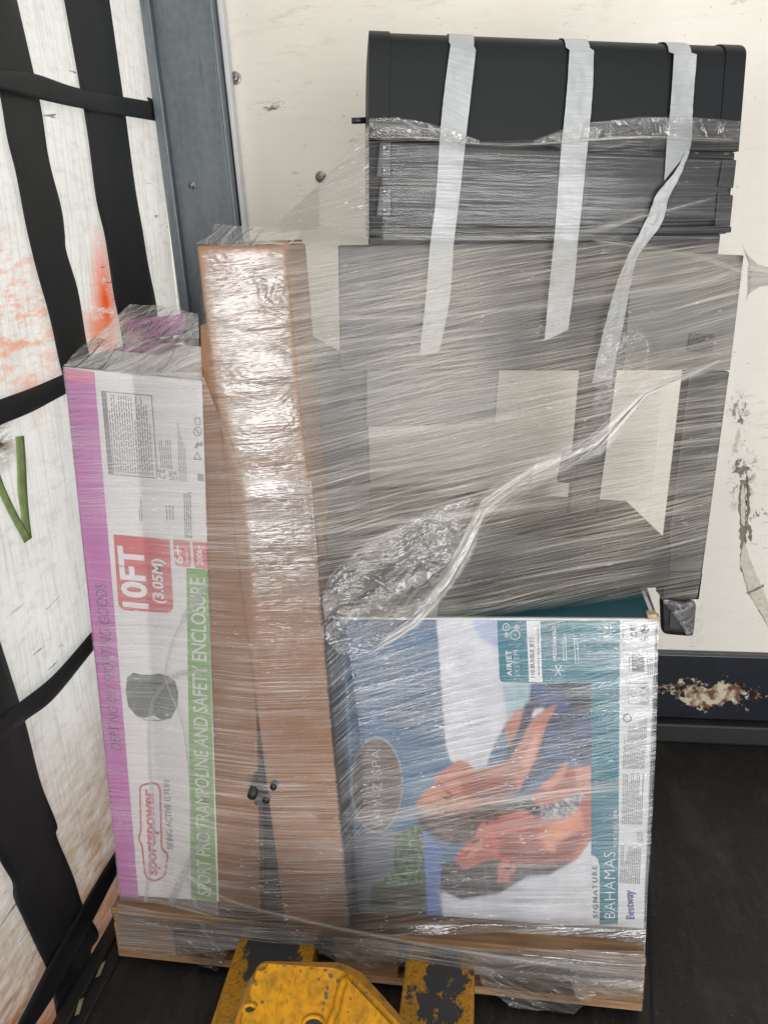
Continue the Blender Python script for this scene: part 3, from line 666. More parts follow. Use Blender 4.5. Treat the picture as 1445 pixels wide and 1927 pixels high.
wash(inside(Z([(640, 1090), (670, 1045), (760, 1040), (752, 1110), (715, 1180), (640, 1185)]), X, Y_), L3(206, 120, 104), 1)
wash(inside(Z([(690, 1085), (730, 1060), (722, 1110), (690, 1130)]), X, Y_), L3(120, 60, 56), 2)
for pts, col, sf in (([(180, 690), (330, 700), (420, 690), (300, 735)], L3(150, 92, 76), 4), ([(255, 575), (300, 600), (330, 590), (290, 560)], L3(150, 84, 74), 2),
   ([(265, 520), (350, 478), (420, 470), (350, 510)], L3(200, 96, 100), 2), ([(440, 470), (500, 500), (470, 560), (420, 540)], L3(180, 110, 92), 4),
   ([(520, 640), (640, 600), (760, 560), (770, 600), (640, 680)], L3(140, 88, 74), 5), ([(780, 430), (850, 330), (900, 230), (880, 380), (820, 500)], L3(224, 160, 138), 5),
   ([(700, 220), (720, 190), (740, 300), (716, 320)], L3(170, 106, 88), 4), ([(900, 600), (1000, 520), (1070, 460), (1050, 540), (960, 620)], L3(226, 164, 142), 6),
   ([(430, 980), (520, 930), (560, 960), (470, 1030)], L3(222, 150, 128), 5), ([(480, 930), (530, 915), (536, 930), (490, 948)], L3(96, 56, 50), 1), ([(440, 1000), (470, 985), (476, 995), (450, 1012)], L3(90, 52, 48), 1),
   ([(620, 900), (760, 860), (860, 880), (820, 960), (680, 960)], L3(164, 86, 76), 8), ([(640, 960), (860, 960), (1060, 1020), (900, 1060), (660, 1030)], L3(146, 78, 70), 8),
   ([(1000, 940), (1160, 860), (1190, 900), (1100, 1020), (1000, 1050)], L3(150, 82, 70), 8), ([(1120, 480), (1220, 470), (1220, 600), (1130, 600)], L3(222, 160, 138), 8),
   ([(880, 900), (1010, 860), (1090, 880), (960, 960)], L3(232, 158, 122), 7)):
    wash(inside(Z(pts), X, Y_), col, sf)
hm2 = inside(Z([(295, 1070), (435, 1108), (650, 1040), (1110, 1050), (820, 1150), (660, 1250), (420, 1290), (290, 1230)]), X, Y_)
wash(hm2 & (vnoise(X*3-Y_, Y_*2, .08, 61) > .60), L3(96, 84, 84), 1)
# oval emblem
el = ((X-709)/48)**2+((Y_-1477)/90)**2
wash(el < 1, L3(206, 204, 200), 0); wash(el < .955, L3(112, 100, 96), 0)
IM *= (.80+.40*(vnoise(X*.8+Y_*.6, Y_*.8-X*.6, .03, 51)*.6+vnoise(X, Y_, .09, 52)*.4))[..., None]
for _ in range(2):
    Pd = np.pad(IM, ((1, 1), (1, 1), (0, 0)), 'edge'); IM[:] = (Pd[1:-1, 1:-1]*2+Pd[:-2, 1:-1]+Pd[2:, 1:-1]+Pd[1:-1, :-2]+Pd[1:-1, 2:])/6
verts = [FS.hit(X[j, i], Y_[j, i], .0012) for j in range(GY) for i in range(GX)]
faces = [(j*GX+i, (j+1)*GX+i, (j+1)*GX+i+1, j*GX+i+1) for j in range(GY-1) for i in range(GX-1)]
pho = mesh('printed_photograph', verts, faces, None, spa)
ca = pho.data.color_attributes.new('ink', 'FLOAT_COLOR', 'POINT')
ca.data.foreach_set('color', np.concatenate([np.clip(IM, 0, 1).reshape(-1, 3), np.ones((GX*GY, 1))], 1).astype(np.float32).ravel())
t = NT('photo_print'); at = t.n('ShaderNodeAttribute', attribute_name='ink'); at.attribute_name = 'ink'
pho.data.materials.append(t.done(t.bsdf(Base_Color=at.outputs['Color'], Roughness=.45)))
# teal band and panel
print_poly('teal_band', FS, [(1112, 1168), (1166, 1168), (1162, 1740), (1128, 1740)] + rounded([(1128, 1628), (1112, 1610)], 1, ())[:0] + [(1128, 1632), (1125, 1618), (1118, 1611), (1112, 1609)], .0022, MTEAL, spa)
print_poly('teal_panel', FS, rounded([(935, 1168), (1113, 1168), (1112, 1286), (940, 1284)], 9, (3,)), .0024, MTEAL, spa)
print_poly('white_bar', FS, [(990, 1168), (1016, 1168), (1020, 1284), (995, 1283)], .0030, MWHT, spa)
MTEALD = ink('teal_dark', (30, 88, 100), .4); MPALE = ink('pale_ink', (206, 224, 226), .4)
text('airjet_lettering', 'AIRJET', FS, (963, 1272), (961, 1224), (953, 1272), .0032, MWHT, spa, .02, 0, 1.15)
text('system_lettering', 'SYSTEM', FS, (978, 1273), (975, 1224), (968, 1273), .0032, MPALE, spa, -.008, 0, 1.1)
text('jets_lettering', '110 BUBBLE JETS', FS, (1006, 1275), (1003, 1199), (998, 1275), .0036, MTEALD, spa, .02)
stripe_lines('jets_text', [(1012, 1272), (1010, 1176), (1015, 1272), (1013, 1176)], 1, MTEALD, FS, .0036, .6, 12, True, spa)
text('freeze_lettering', 'FREEZE SHIELD', FS, (1047, 1243), (1045, 1178), (1040, 1243), .0032, MWHT, spa, .012)
stripe_lines('freeze_text', [(1058, 1244), (1055, 1196), (1068, 1244), (1065, 1190)], 2, MPALE, FS, .0032, .42, 13, True, spa)
stripe_lines('freeze_text', [(1080, 1250), (1076, 1186), (1091, 1250), (1088, 1186)], 2, MPALE, FS, .0032, .34, 14, True, spa)
text('capacity_lettering', '2 / 4', FS, (1145, 1199), (1143, 1178), (1138, 1199), .0032, MWHT, spa, .01)
outline('capacity_frame', rounded([(1135, 1175), (1148, 1175), (1149, 1201), (1136, 1201)], 2), 1.0, FS, .0032, MWHT, spa)
for (x, y) in ((1127, 1182), (1128, 1195)): outline('capacity_symbol', [(x+3.4*math.cos(a), y+3.4*math.sin(a)) for a in np.linspace(0, 2*math.pi, 13)[:-1]], 1.0, FS, .0032, MWHT, spa)
for (x, y, r) in ((952, 1180, 7), (972, 1180, 4.5), (953, 1195, 4.5), (969, 1195, 9.5)):
    outline('bubble_symbol', [(x+r*math.cos(a), y+r*math.sin(a)) for a in np.linspace(0, 2*math.pi, 21)[:-1]], 1.2, FS, .0032, MWHT, spa)
    print_poly('bubble_symbol', FS, [(x+1.5*math.cos(a), y+1.5*math.sin(a)) for a in np.linspace(0, 2*math.pi, 9)[:-1]], .0032, MWHT, spa)
for k in range(3):
    a = k*math.pi/3; dx, dy = 12*math.cos(a), 12*math.sin(a); nx, ny = -dy/12*.8, dx/12*.8
    print_poly('snowflake_symbol', FS, [(1050-dx-nx, 1262-dy-ny), (1050+dx-nx, 1262+dy-ny), (1050+dx+nx, 1262+dy+ny), (1050-dx+nx, 1262-dy+ny)], .0032+k*.0001, MWHT, spa)
text('range_lettering', 'SIGNATURE', FS, (1125, 1728), (1123, 1630), (1115.5, 1728), .0032, MTEALD, spa, .012, 0, 1.35)
text('model_lettering', 'BAHAMAS', FS, (1157, 1728), (1157, 1603), (1135, 1728), .0032, MWHT, spa, -.012, 0, 1.1)
text('model_lettering', 'PORTABLE SPA', FS, (1161, 1594), (1161, 1524), (1153, 1594), .0032, MWHT, spa, .004, 0, 1.25)
text('emblem_lettering', 'LAY-Z-SPA', FS, (720, 1552), (716, 1410), (702, 1552), .0024, ink('emblem_ink', (198, 194, 190)), spa, -.016, 0, 1.1)
# white side strip: marks and small print
text('ce_mark', 'CE', FS, (1198, 1199), (1197, 1180), (1186, 1199), .0022, MINK, spa, .01)
text('ukca_mark', 'UK', FS, (1190, 1184), (1190, 1173), (1184, 1184), .0023, MINK, spa, .01)
text('ukca_mark', 'CA', FS, (1198, 1184), (1198, 1173), (1192, 1184), .0023, MINK, spa, .01)
outline('recycling_symbol', rounded([(1203, 1204), (1218, 1197), (1219, 1212)], 2), 1.3, FS, .0022, MINK, spa)
text('recycling_number', '20', FS, (1214, 1208), (1214, 1201), (1209, 1208), .0022, MINK, spa, .01)
outline('green_dot_symbol', [(1212+8*math.cos(a), 1184+8*math.sin(a)) for a in np.linspace(0, 2*math.pi, 17)[:-1]], 2.0, FS, .0022, MINK, spa)
print_poly('green_dot_symbol', FS, [(1207, 1188), (1211, 1179), (1216, 1179), (1213, 1188)], .0022, MINK, spa)
rb = random.Random(4); y = 1233
while y < 1264:
    h = rb.choice((.7, .7, 1.3, 1.9)); print_poly('barcode', FS, [(1188, y), (1212, y), (1212, y+h), (1188, y+h)], .0022, MINK, spa); y += h+rb.choice((.8, 1.2))
stripe_lines('barcode_text', [(1183, 1264), (1182, 1236), (1186, 1264), (1185, 1236)], 1, MINK, FS, .0022, .5, 15, True, spa)
stripe_lines('company_text', [(1217, 1276), (1216, 1224), (1229, 1268), (1228, 1238)], 3, MINK, FS, .0022, .35, 16, True, spa)
stripe_lines('rating_text', [(1171, 1225), (1170, 1178), (1175, 1225), (1174, 1178)], 1, MGREYI, FS, .0022, .4, 17, True, spa)
outline('help_panel', rounded([(1182, 1285), (1221, 1286), (1220, 1326), (1181, 1325)], 3), .8, FS, .0022, MGREYI, spa)
outline('help_panel', [(1205, 1290), (1217, 1290), (1217, 1323), (1204, 1323)], .8, FS, .0024, MINK, spa)
text('help_lettering', '?  %  B', FS, (1214, 1320), (1214, 1293), (1207, 1320), .0024, MINK, spa, .005)
outline('help_symbol', [(1191+5*math.cos(a), 1306+6*math.sin(a)) for a in np.linspace(0, 2*math.pi, 13)[:-1]], 1.0, FS, .0024, MINK, spa)
outline('seal_symbol', [(1180+8.5*math.cos(a), 1352+8.5*math.sin(a)) for a in np.linspace(0, 2*math.pi, 17)[:-1]], 2.4, FS, .0022, MGREYI, spa)
stripe_lines('small_print', [(1170, 1447), (1174, 1372), (1212, 1447), (1218, 1352)], 13, MGREYI, FS, .0022, .36, 18, True, spa)
stripe_lines('small_print', [(1169, 1552), (1171, 1458), (1208, 1552), (1212, 1454)], 11, MGREYI, FS, .0022, .36, 19, True, spa)
stripe_lines('small_print', [(1164, 1662), (1168, 1592), (1204, 1664), (1206, 1596)], 11, MGREYI, FS, .0022, .40, 20, True, spa)
stripe_lines('small_print', [(1197, 1586), (1198, 1566), (1210, 1586), (1211, 1566)], 4, MGREYI, FS, .0022, .36, 22, True, spa)
text('maker_lettering', 'Bestway', FS, (1193, 1730), (1190, 1676), (1177, 1730), .0022, ink('violet_ink', (108, 100, 160)), spa, .02)
# scuffed corner of the box
MTORNB = plain('torn_board', lin(176, 158, 134), .8, 0, .3, 60, .5, 120)
for a in ((1228, 1165), (1222, 1160)):
    p = at_y(a[0], a[1], YS); hexa('crushed_corner', [p+Vector((dx*.016-.002, -.003+dy*.022, dz*.018-.012)) for dy in (0, 1) for dx, dz in ((0, 0), (1, .1), (.9, 1), (-.2, .9))], MTORNB, spa, .003)

# ================================================================== barbecue
BA = math.radians(9.5); bo = at_y(692, 443, 1.585); bx = Vector((math.cos(BA), math.sin(BA), 0)); by = Vector((-math.sin(BA), math.cos(BA), 0))
FBQ = Face(bo, -by)
bbq = thing('barbecue', 'black hooded barbecue trolley strapped with grey tape on top of the boxes', 'barbecue')
t = NT('black_enamel'); o = t.coord(); n1 = t.noise(o, 300, 3); n2 = t.noise(o, 5, 3)
MEN = t.done(t.bsdf(Base_Color=t.mix(t.ramp(n2, .3, .7), lin(15, 18, 20), lin(20, 23, 25)), Roughness=.52, Specular_IOR_Level=.25, Normal=t.bump(n1, .06, .001)))
MEND = plain('black_enamel_dark', lin(14, 15, 17), .5, 0, .15, 20)
# roll of the barbecue so that its right side sits lower
hbl, hbr, htl, htr = FBQ.hit(693, 262), FBQ.hit(1388, 285), FBQ.hit(695, 48), FBQ.hit(1408, 76)
def hood_profile(n=26):
    """(depth, height) of the lid section, from the front lip over the top to the back"""
    pr = [(0.0, 0.0)]
    pr += [(.006*k/6, .86*k/6) for k in range(1, 7)]
    for k in range(1, 9):
        a = math.pi/2*k/8; pr.append((.006+.055*(1-math.cos(a)), .86+.14*math.sin(a)))
    for k in range(1, 6): pr.append((.061+.20*k/5, 1.0-.06*(k/5)**2))
    for k in range(1, 7):
        a = math.pi/2*k/6; pr.append((.261+.09*math.sin(a), .94-.35*(1-math.cos(a))))
    pr.append((.351, 0.0)); return pr
def hood_section(name, u0, u1, puff, mat, caps=True):
    bm = bmesh.new(); pr = hood_profile(); N = len(pr); rings = []
    us = np.linspace(u0, u1, 8)
    for u in us:
        b = hbl.lerp(hbr, u); tp = htl.lerp(htr, u); up = tp-b
        rings.append([bm.verts.new(b + up*(h*(1+puff/ max(.2, up.length) if h > .5 else 1)) + by*(d if d > .05 else d-puff)) for d, h in pr])
    for i in range(len(us)-1):
        for k in range(N-1): bm.faces.new((rings[i][k], rings[i+1][k], rings[i+1][k+1], rings[i][k+1]))
    if caps: bm.faces.new(rings[0]); bm.faces.new(list(reversed(rings[-1])))
    o = from_bm(name, bm, mat, bbq, True)
    md = o.modifiers.new('edges', 'EDGE_SPLIT'); md.split_angle = math.radians(40)
    return o
hood_section('hood', .055, .945, 0.0, MEN)
hood_section('hood_end', 0.0, .0545, .0025, MEN); hood_section('hood_end', .9455, 1.0, .0025, MEN)
# handle stub at left end
p = FBQ.hit(690, 218)+by*.06; tube('hood_handle', [p, p-bx*.026], .0055, MBP, bbq, 10)
# firebox front / control panel
def bq_box(name, px, d0, d1, mat, bevel=.003, parent=None):
    q = [FBQ.hit(x, y)+by*d0 for x, y in px]
    return hexa(name, q+[v+by*(d1-d0) for v in q], mat, parent or bbq, bevel)
bq_box('firebox', [(694, 445), (1372, 440), (1388, 286), (693, 264)], .012, .33, MEN)
cpn = bq_box('control_panel', [(716, 408), (1362, 412), (1378, 300), (716, 266)], -.006, .011, MEND, .004)
bq_box('panel_rail', [(694, 442), (1372, 438), (1373, 426), (694, 428)], -.008, .011, MEND, .003)
for y0, y1 in ((268, 334), (350, 408)):
    br = bq_box('panel_bracket', [(708, y1), (736, y1), (737, y0), (714, y0)], -.011, -.0065, plain('bracket_black', lin(40, 40, 44), .35, .2, .2), .002)
    for y in (y0+11, y1-12):
        p = FBQ.hit(723, y)-by*.0125; tube('screw', [p, p-by*.003], .0045, MBOLT, br, 12)
# right hand end: bent plates
bq_box('panel_end', [(1345, 352), (1374, 355), (1380, 302), (1354, 300)], -.012, -.006, MEND, .002)
bq_box('panel_end', [(1340, 425), (1368, 428), (1374, 368), (1345, 362)], -.012, -.006, MEND, .002)
# cart below
MGP = plain('cart_panel_grey', lin(104, 105, 101), .5, 0, .12, 10); MCART = plain('cart_black', lin(14, 15, 18), .5, 0, .2, 14)
bq_box('cart_panel', [(640, 700), (1180, 700), (1196, 452), (636, 462)], .016, .034, MCART)
bq_box('firebox_skirt', [(694, 480), (1366, 480), (1371, 440), (694, 445)], .036, .05, MCART)
bq_box('side_shelf_panel', [(1165, 700), (1381, 700), (1408, 481), (1190, 470)], .020, .030, MGP, .002)
bq_box('leg', [(1252, 1130), (1322, 1130), (1381, 702), (1304, 702)], .020, .060, plain('leg_grey', lin(50, 52, 53), .5, 0, .2, 14), .004)
bq_box('leg', [(610, 1090), (664, 1090), (694, 702), (600, 702)], .302, .34, MCART, .004)
bq_box('back_panel', [(612, 1000), (700, 1000), (692, 702), (580, 640)], .075, .09, MCART, .003)
bq_box('middle_post', [(1094, 1000), (1150, 1000), (1192, 702), (1122, 702)], .10, .13, MCART, .004)
zsp = sq[2].z+.006
def on_lid(x, y, d):
    p = FBQ.hit(x, y)+by*d; return Vector((p.x, p.y, zsp))
q = [on_lid(612, 1105, -.004), on_lid(1256, 1112, -.004), FBQ.hit(1262, 1022)-by*.004, FBQ.hit(612, 985)-by*.004]
hexa('bottom_shelf', q+[p+by*.30 for p in q], MCART, bbq, .004)
bq_box('diagonal_brace', [(1238, 1094), (1254, 1090), (1214, 1040), (1196, 1044)], .062, .072, MCART, .002)
bq_box('bottle_hook', [(1068, 930), (1104, 934), (1110, 872), (1078, 874)], .085, .098, MCART, .003)
bq_box('burner_panel', [(690, 812), (938, 806), (946, 702), (690, 702)], .04, .06, plain('cart_grey', lin(92, 92, 90), .5), .003)
bq_box('leg_sleeve', [(1251, 1134), (1320, 1134), (1327, 1082), (1256, 1082)], .014, .062, MBP, .004)
ft = bq_box('foot', [(1253, 1202), (1312, 1207), (1318, 1140), (1250, 1132)], .015, .045, MBP, .012)
bq_box('foot_plate', [(1262, 1188), (1284, 1190), (1286, 1160), (1264, 1154)], .011, .0145, plain('foot_grey', lin(48, 50, 56), .5), .002, ft)
MLBL = plain('rating_label', lin(70, 72, 74), .6, 0, .5, 160)
bq_box('rating_label', [(1298, 662), (1346, 668), (1350, 632), (1304, 630)], .016, .0195, MLBL, .0)
# grey tape strips
t = NT('duct_tape'); o = t.coord()
uv = t.coord('UV'); rib = t.noise(t.mapping(uv, (3, 95, 1)), 1, 3, .6); n1 = t.noise(o, 12, 4)
c = t.mix(t.ramp(n1, .3, .7), lin(152, 155, 156), lin(174, 177, 178))
MTAPE = t.done(t.bsdf(Base_Color=c, Roughness=.42, Specular_IOR_Level=.5, Normal=t.bump(rib, .55, .004)))
def hood_wrap(p, lf):
    uu = (p-hbl).dot(hbr-hbl)/(hbr-hbl).length_squared; b = hbl.lerp(hbr, uu); u_ = htl.lerp(htr, uu)-b
    h = (p-b).dot(u_)/u_.length_squared
    if h < .86: return p-by*lf
    a = math.asin(min(1, max(0, (h-.86)/.14))); d = .006+.055*(1-math.cos(a))
    return b+u_*min(h, 1)+by*d-by*math.cos(a)*.004+Vector((0, 0, .003*math.sin(a)))
def tape(left, right, lifts, n=90, m=8, crease=.0016, over=True):
    """strip on the front of the barbecue; lifts are heights off its front face along the strip"""
    La = catmull([(x, y, 0) for x, y in left], n); Ra = catmull([(x, y, 0) for x, y in right], n); vs = []; uvs = []
    for i in range(n):
        k = i/(n-1)*(len(lifts)-1); a = int(min(k, len(lifts)-2)); lf = lifts[a]+(lifts[a+1]-lifts[a])*(k-a)
        for j in range(m):
            q = La[i].lerp(Ra[i], j/(m-1)); p = FBQ.hit(q.x, q.y)
            p = hood_wrap(p, lf+crease*mnoise.noise(Vector((j*.5, i*.35, left[0][0]))))
            vs.append(p); uvs.append((j/(m-1)*.05, i/(n-1)*.8))
    # carry the strip over the top of the hood
    fs = [(i*m+j, (i+1)*m+j, (i+1)*m+j+1, i*m+j+1) for i in range(n-1) for j in range(m-1)]
    k0 = len(vs); up = (htl-hbl).normalized()
    prev = list(range(m)); tops = [La[0].lerp(Ra[0], j/(m-1)) for j in range(m)]
    for d, h in [(d, h) for d, h in hood_profile() if over and d > .05 and h > .3]:
        base = len(vs)
        for j in range(m):
            q = FBQ.hit(tops[j].x, tops[j].y); uu = (q-hbl).dot(hbr-hbl)/(hbr-hbl).length_squared
            b = hbl.lerp(hbr, uu); u_ = htl.lerp(htr, uu)-b
            vs.append(b+u_*h+by*d+Vector((0, 0, .003))+(by*.003 if d > .3 else by*0)); uvs.append((j/(m-1)*.05, -.1-d))
        fs += [(prev[j], prev[j+1], base+j+1, base+j) for j in range(m-1)]; prev = list(range(base, base+m))
    o = mesh('tape_strip', vs, fs, MTAPE, bbq, True)
    ul = o.data.uv_layers.new(name='UVMap')
    for lp in o.data.loops: ul.data[lp.index].uv = uvs[lp.vertex_index]
    return o
tape([(852, 52), (838, 150), (828, 240), (818, 380), (808, 460), (800, 560), (788, 670)], [(899, 55), (886, 170), (874, 270), (862, 380), (852, 460), (845, 560), (826, 660)], [.004, .006, .010, .013, .013, .012, .010], crease=.003)
tape([(1072, 62), (1064, 180), (1052, 290), (1042, 420), (1032, 520), (1022, 640)], [(1117, 64), (1112, 180), (1100, 300), (1086, 430), (1078, 520), (1066, 620)], [.004, .006, .011, .013, .013, .010], crease=.003)
tape([(1268, 70), (1258, 200), (1250, 265), (1244, 341)], [(1311, 72), (1300, 200), (1296, 262), (1292, 282)], [.004, .008, .012, .014])
tape([(1286, 282), (1261, 325), (1226, 366), (1210, 408), (1175, 480), (1152, 540), (1136, 600), (1122, 660), (1110, 720)],
     [(1292, 286), (1271, 332), (1248, 373), (1236, 420), (1195, 478), (1186, 508), (1176, 560), (1166, 620), (1146, 712)], [.015, .022, .026, .024, .02, .018, .016, .014, .012], crease=.003, over=False)

# ================================================================== pallet truck
t = NT('worn_yellow_paint'); o = t.coord()
n1 = t.noise(o, 6, 5, .6); n2 = t.noise(t.mapping(o, (18, 5, 18)), 1, 7, .72); n3 = t.noise(o, 70, 3); n4 = t.noise(t.mapping(o, (120, 9, 60)), 1, 3)
c = t.mix(t.ramp(n1, .3, .7), lin(166, 112, 2), lin(192, 136, 5))
c = t.mix(t.math('MULTIPLY', t.ramp(n3, .42, .72), .55), c, lin(110, 76, 14))
c = t.mix(t.math('MULTIPLY', t.ramp(t.noise(t.mapping(o, (30, 8, 30)), 1, 6, .75), .5, .72), .6), c, lin(74, 56, 26)); c = t.mix(t.math('MULTIPLY', t.ramp(n4, .58, .68), .5), c, lin(88, 66, 24))
f = t.ramp(n2, .63, .65); c = t.mix(f, c, lin(58, 56, 54))
MYEL = t.done(t.bsdf(Base_Color=c, Roughness=.5, Specular_IOR_Level=.25, Normal=t.bump(t.math('SUBTRACT', n3, t.math('MULTIPLY', f, 2)), .2, .002)))
t = NT('worn_fork_paint'); o = t.coord()
n1 = t.noise(t.mapping(o, (9, 5, 9)), 1, 6, .7); n3 = t.noise(o, 55, 5, .7)
c = t.mix(t.ramp(n3, .3, .7), lin(150, 102, 8), lin(192, 138, 18))
c = t.mix(t.math('MULTIPLY', t.ramp(t.noise(o, 120, 4), .5, .7), .7), c, lin(60, 46, 16))
P1 = at_z(845, 1835, .117); P2 = at_z(520, 1790, .117)
bare = t.math('MAXIMUM', t.near(o, P1, .16, .12, (1.5, 1, 1)), t.near(o, P2, .15, .13, (1.4, 1, 1)))
f = t.ramp(t.math('ADD', t.math('MULTIPLY', bare, .30), n1), .66, .69)
c = t.mix(f, c, lin(46, 46, 47))
MFORK = t.done(t.bsdf(Base_Color=c, Roughness=.5, Normal=t.bump(t.math('SUBTRACT', n3, f), .25, .002)))
truck = thing('pallet_truck', 'worn yellow hand pallet truck with its forks under the pallet', 'pallet truck')
ZF = .1175
def fork(xl_n, xl_f, xr_n, xr_f):
    a, b = at_z(*xl_n, ZF), at_z(*xl_f, ZF); c_, d = at_z(*xr_n, ZF), at_z(*xr_f, ZF)
    dl = (b-a)/(b.y-a.y); dr = (d-c_)/(d.y-c_.y)
    L = lambda y: a+dl*(y-a.y)
    R = lambda y: c_+dr*(y-c_.y)
    y0, y1 = .86, 2.15; mid = 1.45
    xm = (L(mid).x+R(mid).x)/2; w = (R(mid).x-L(mid).x)/2; 
    sl = (dl.x+dr.x)/2
    pt = lambda s, y: Vector((xm+sl*(y-mid)+s*w, y, ZF))
    q = [pt(-1, y0), pt(1, y0), pt(1, y1), pt(-.8, y1)]
    dn = Vector((0, 0, -.055))
    return hexa('fork', [p+dn for p in q]+q, MFORK, truck, .007)
fork((395, 1927), (436, 1785), (560, 1927), (590, 1800)); fork((742, 1927), (756, 1815), (892, 1927), (893, 1818))
# pump cover: one bent plate with pressed crease, sides and top
FC = Face((0, 1.10, .36), (0, -.55, .83))
def cov(x, y, l=0): return FC.hit(x, y, l)
main = rounded([(436, 1960), (452, 1905), (492, 1813), (632, 1822), (648, 1836), (628, 1905), (612, 1960)], 14, (2,))
rightf = [(648, 1836), (662, 1838), (755, 1935), (775, 1960), (612, 1960), (628, 1905)]
bm = bmesh.new()
def lay(px, l): return [bm.verts.new(cov(x, y, l(x, y) if callable(l) else l)) for x, y in px]
top = lay(rounded([(430, 2040), (446, 1915), (490, 1812), (634, 1822), (664, 1838), (756, 1934), (800, 2040)], 16, (2, 3)), 0)
low = [bm.verts.new(v.co + FC.n*-.05 + (v.co-cov(600, 1940)).normalized()*.018) for v in top]
bm.faces.new(top); n = len(top)
for i in range(n): bm.faces.new((top[i], low[i], low[(i+1) % n], top[(i+1) % n]))
bmesh.ops.bevel(bm, geom=[e for e in bm.edges if e.verts[0] in top and e.verts[1] in top], offset=.009, segments=4, affect='EDGES')
from_bm('pump_cover', bm, MYEL, truck, True).modifiers.new('edges', 'EDGE_SPLIT').split_angle = math.radians(50)
rg = catmull([cov(650, 1838, .001), cov(640, 1868, .002), cov(632, 1900, .002), cov(618, 1935, .001), cov(600, 1990, .001)], 20)
tube('crease', rg, [.003]+[.0065]*18+[.003], MYEL, truck, 10)
MDENT = plain('shade_black', lin(26, 22, 16), .5)  # flat dark ovals paint the shade of dents pressed into the cover
for (x, y, r) in ((470, 1898, .008), (590, 1926, .013)):
    p = cov(x, y, .0006); e1 = (cov(x+10, y)-cov(x, y)).normalized(); e2 = FC.n.cross(e1)
    mesh('dent_shade', [p+(e1*math.cos(a)*1.2+e2*math.sin(a)*.7)*r for a in np.linspace(0, 2*math.pi, 19)[:-1]], [tuple(range(18))], MDENT, truck)
    tube('dent_rim', [p+(e1*math.cos(a)*1.3+e2*math.sin(a)*.8)*r for a in np.linspace(.3, 2*math.pi*.62, 16)], .004, MYEL, truck, 8)
hexa('side_plate', [cov(405, 2000, -.03), cov(420, 2000, -.012), cov(478, 1838, -.012), cov(470, 1840, -.03)]+[p-FC.n*.03 for p in (cov(405, 2000, -.03), cov(420, 2000, -.012), cov(478, 1838, -.012), cov(470, 1840, -.03))], plain('side_plate_tan', lin(150, 116, 60), .5, .2, .3, 30), truck, .002)
rw = random.Random(9); vs = []; fs = []
def chip(x, y, a, b):
    k = len(vs); n_ = 9
    for i in range(n_):
        an = 2*math.pi*i/n_; r_ = rw.uniform(.6, 1.15); vs.append(cov(x+a*r_*math.cos(an), y+b*r_*math.sin(an), .0007))
    fs.append(tuple(range(k, k+n_)))
for x, y, a, b in ((535, 1818, 3, 2), (556, 1819, 2, 1.5), (586, 1822, 3.5, 2), (565, 1828, 2, 3.5), (612, 1826, 5, 3), (622, 1836, 7, 5), (636, 1846, 4, 5), (616, 1860, 3, 4), (613, 1874, 4, 9), (609, 1888, 3, 4), (608, 1900, 2, 4), (600, 1843, 3, 2.5), (494, 1886, 3.5, 3.5), (500, 1830, 2, 2), (672, 1850, 3, 6), (690, 1868, 2, 4), (700, 1882, 2, 3), (470, 1880, 2, 8), (482, 1850, 1.5, 6), (660, 1880, 2, 3), (545, 1870, 1.5, 1.2), (520, 1900, 1.5, 1), (655, 1905, 3, 2)):
    chip(x, y, a, b)
mesh('paint_wear', vs, fs, plain('bare_primer', lin(70, 66, 60), .6, 0, .3, 90), truck)['kind'] = 'stuff'
aabox('chassis', (-.36, .62, .05), (-.02, .99, .30), MYEL, truck, .02)

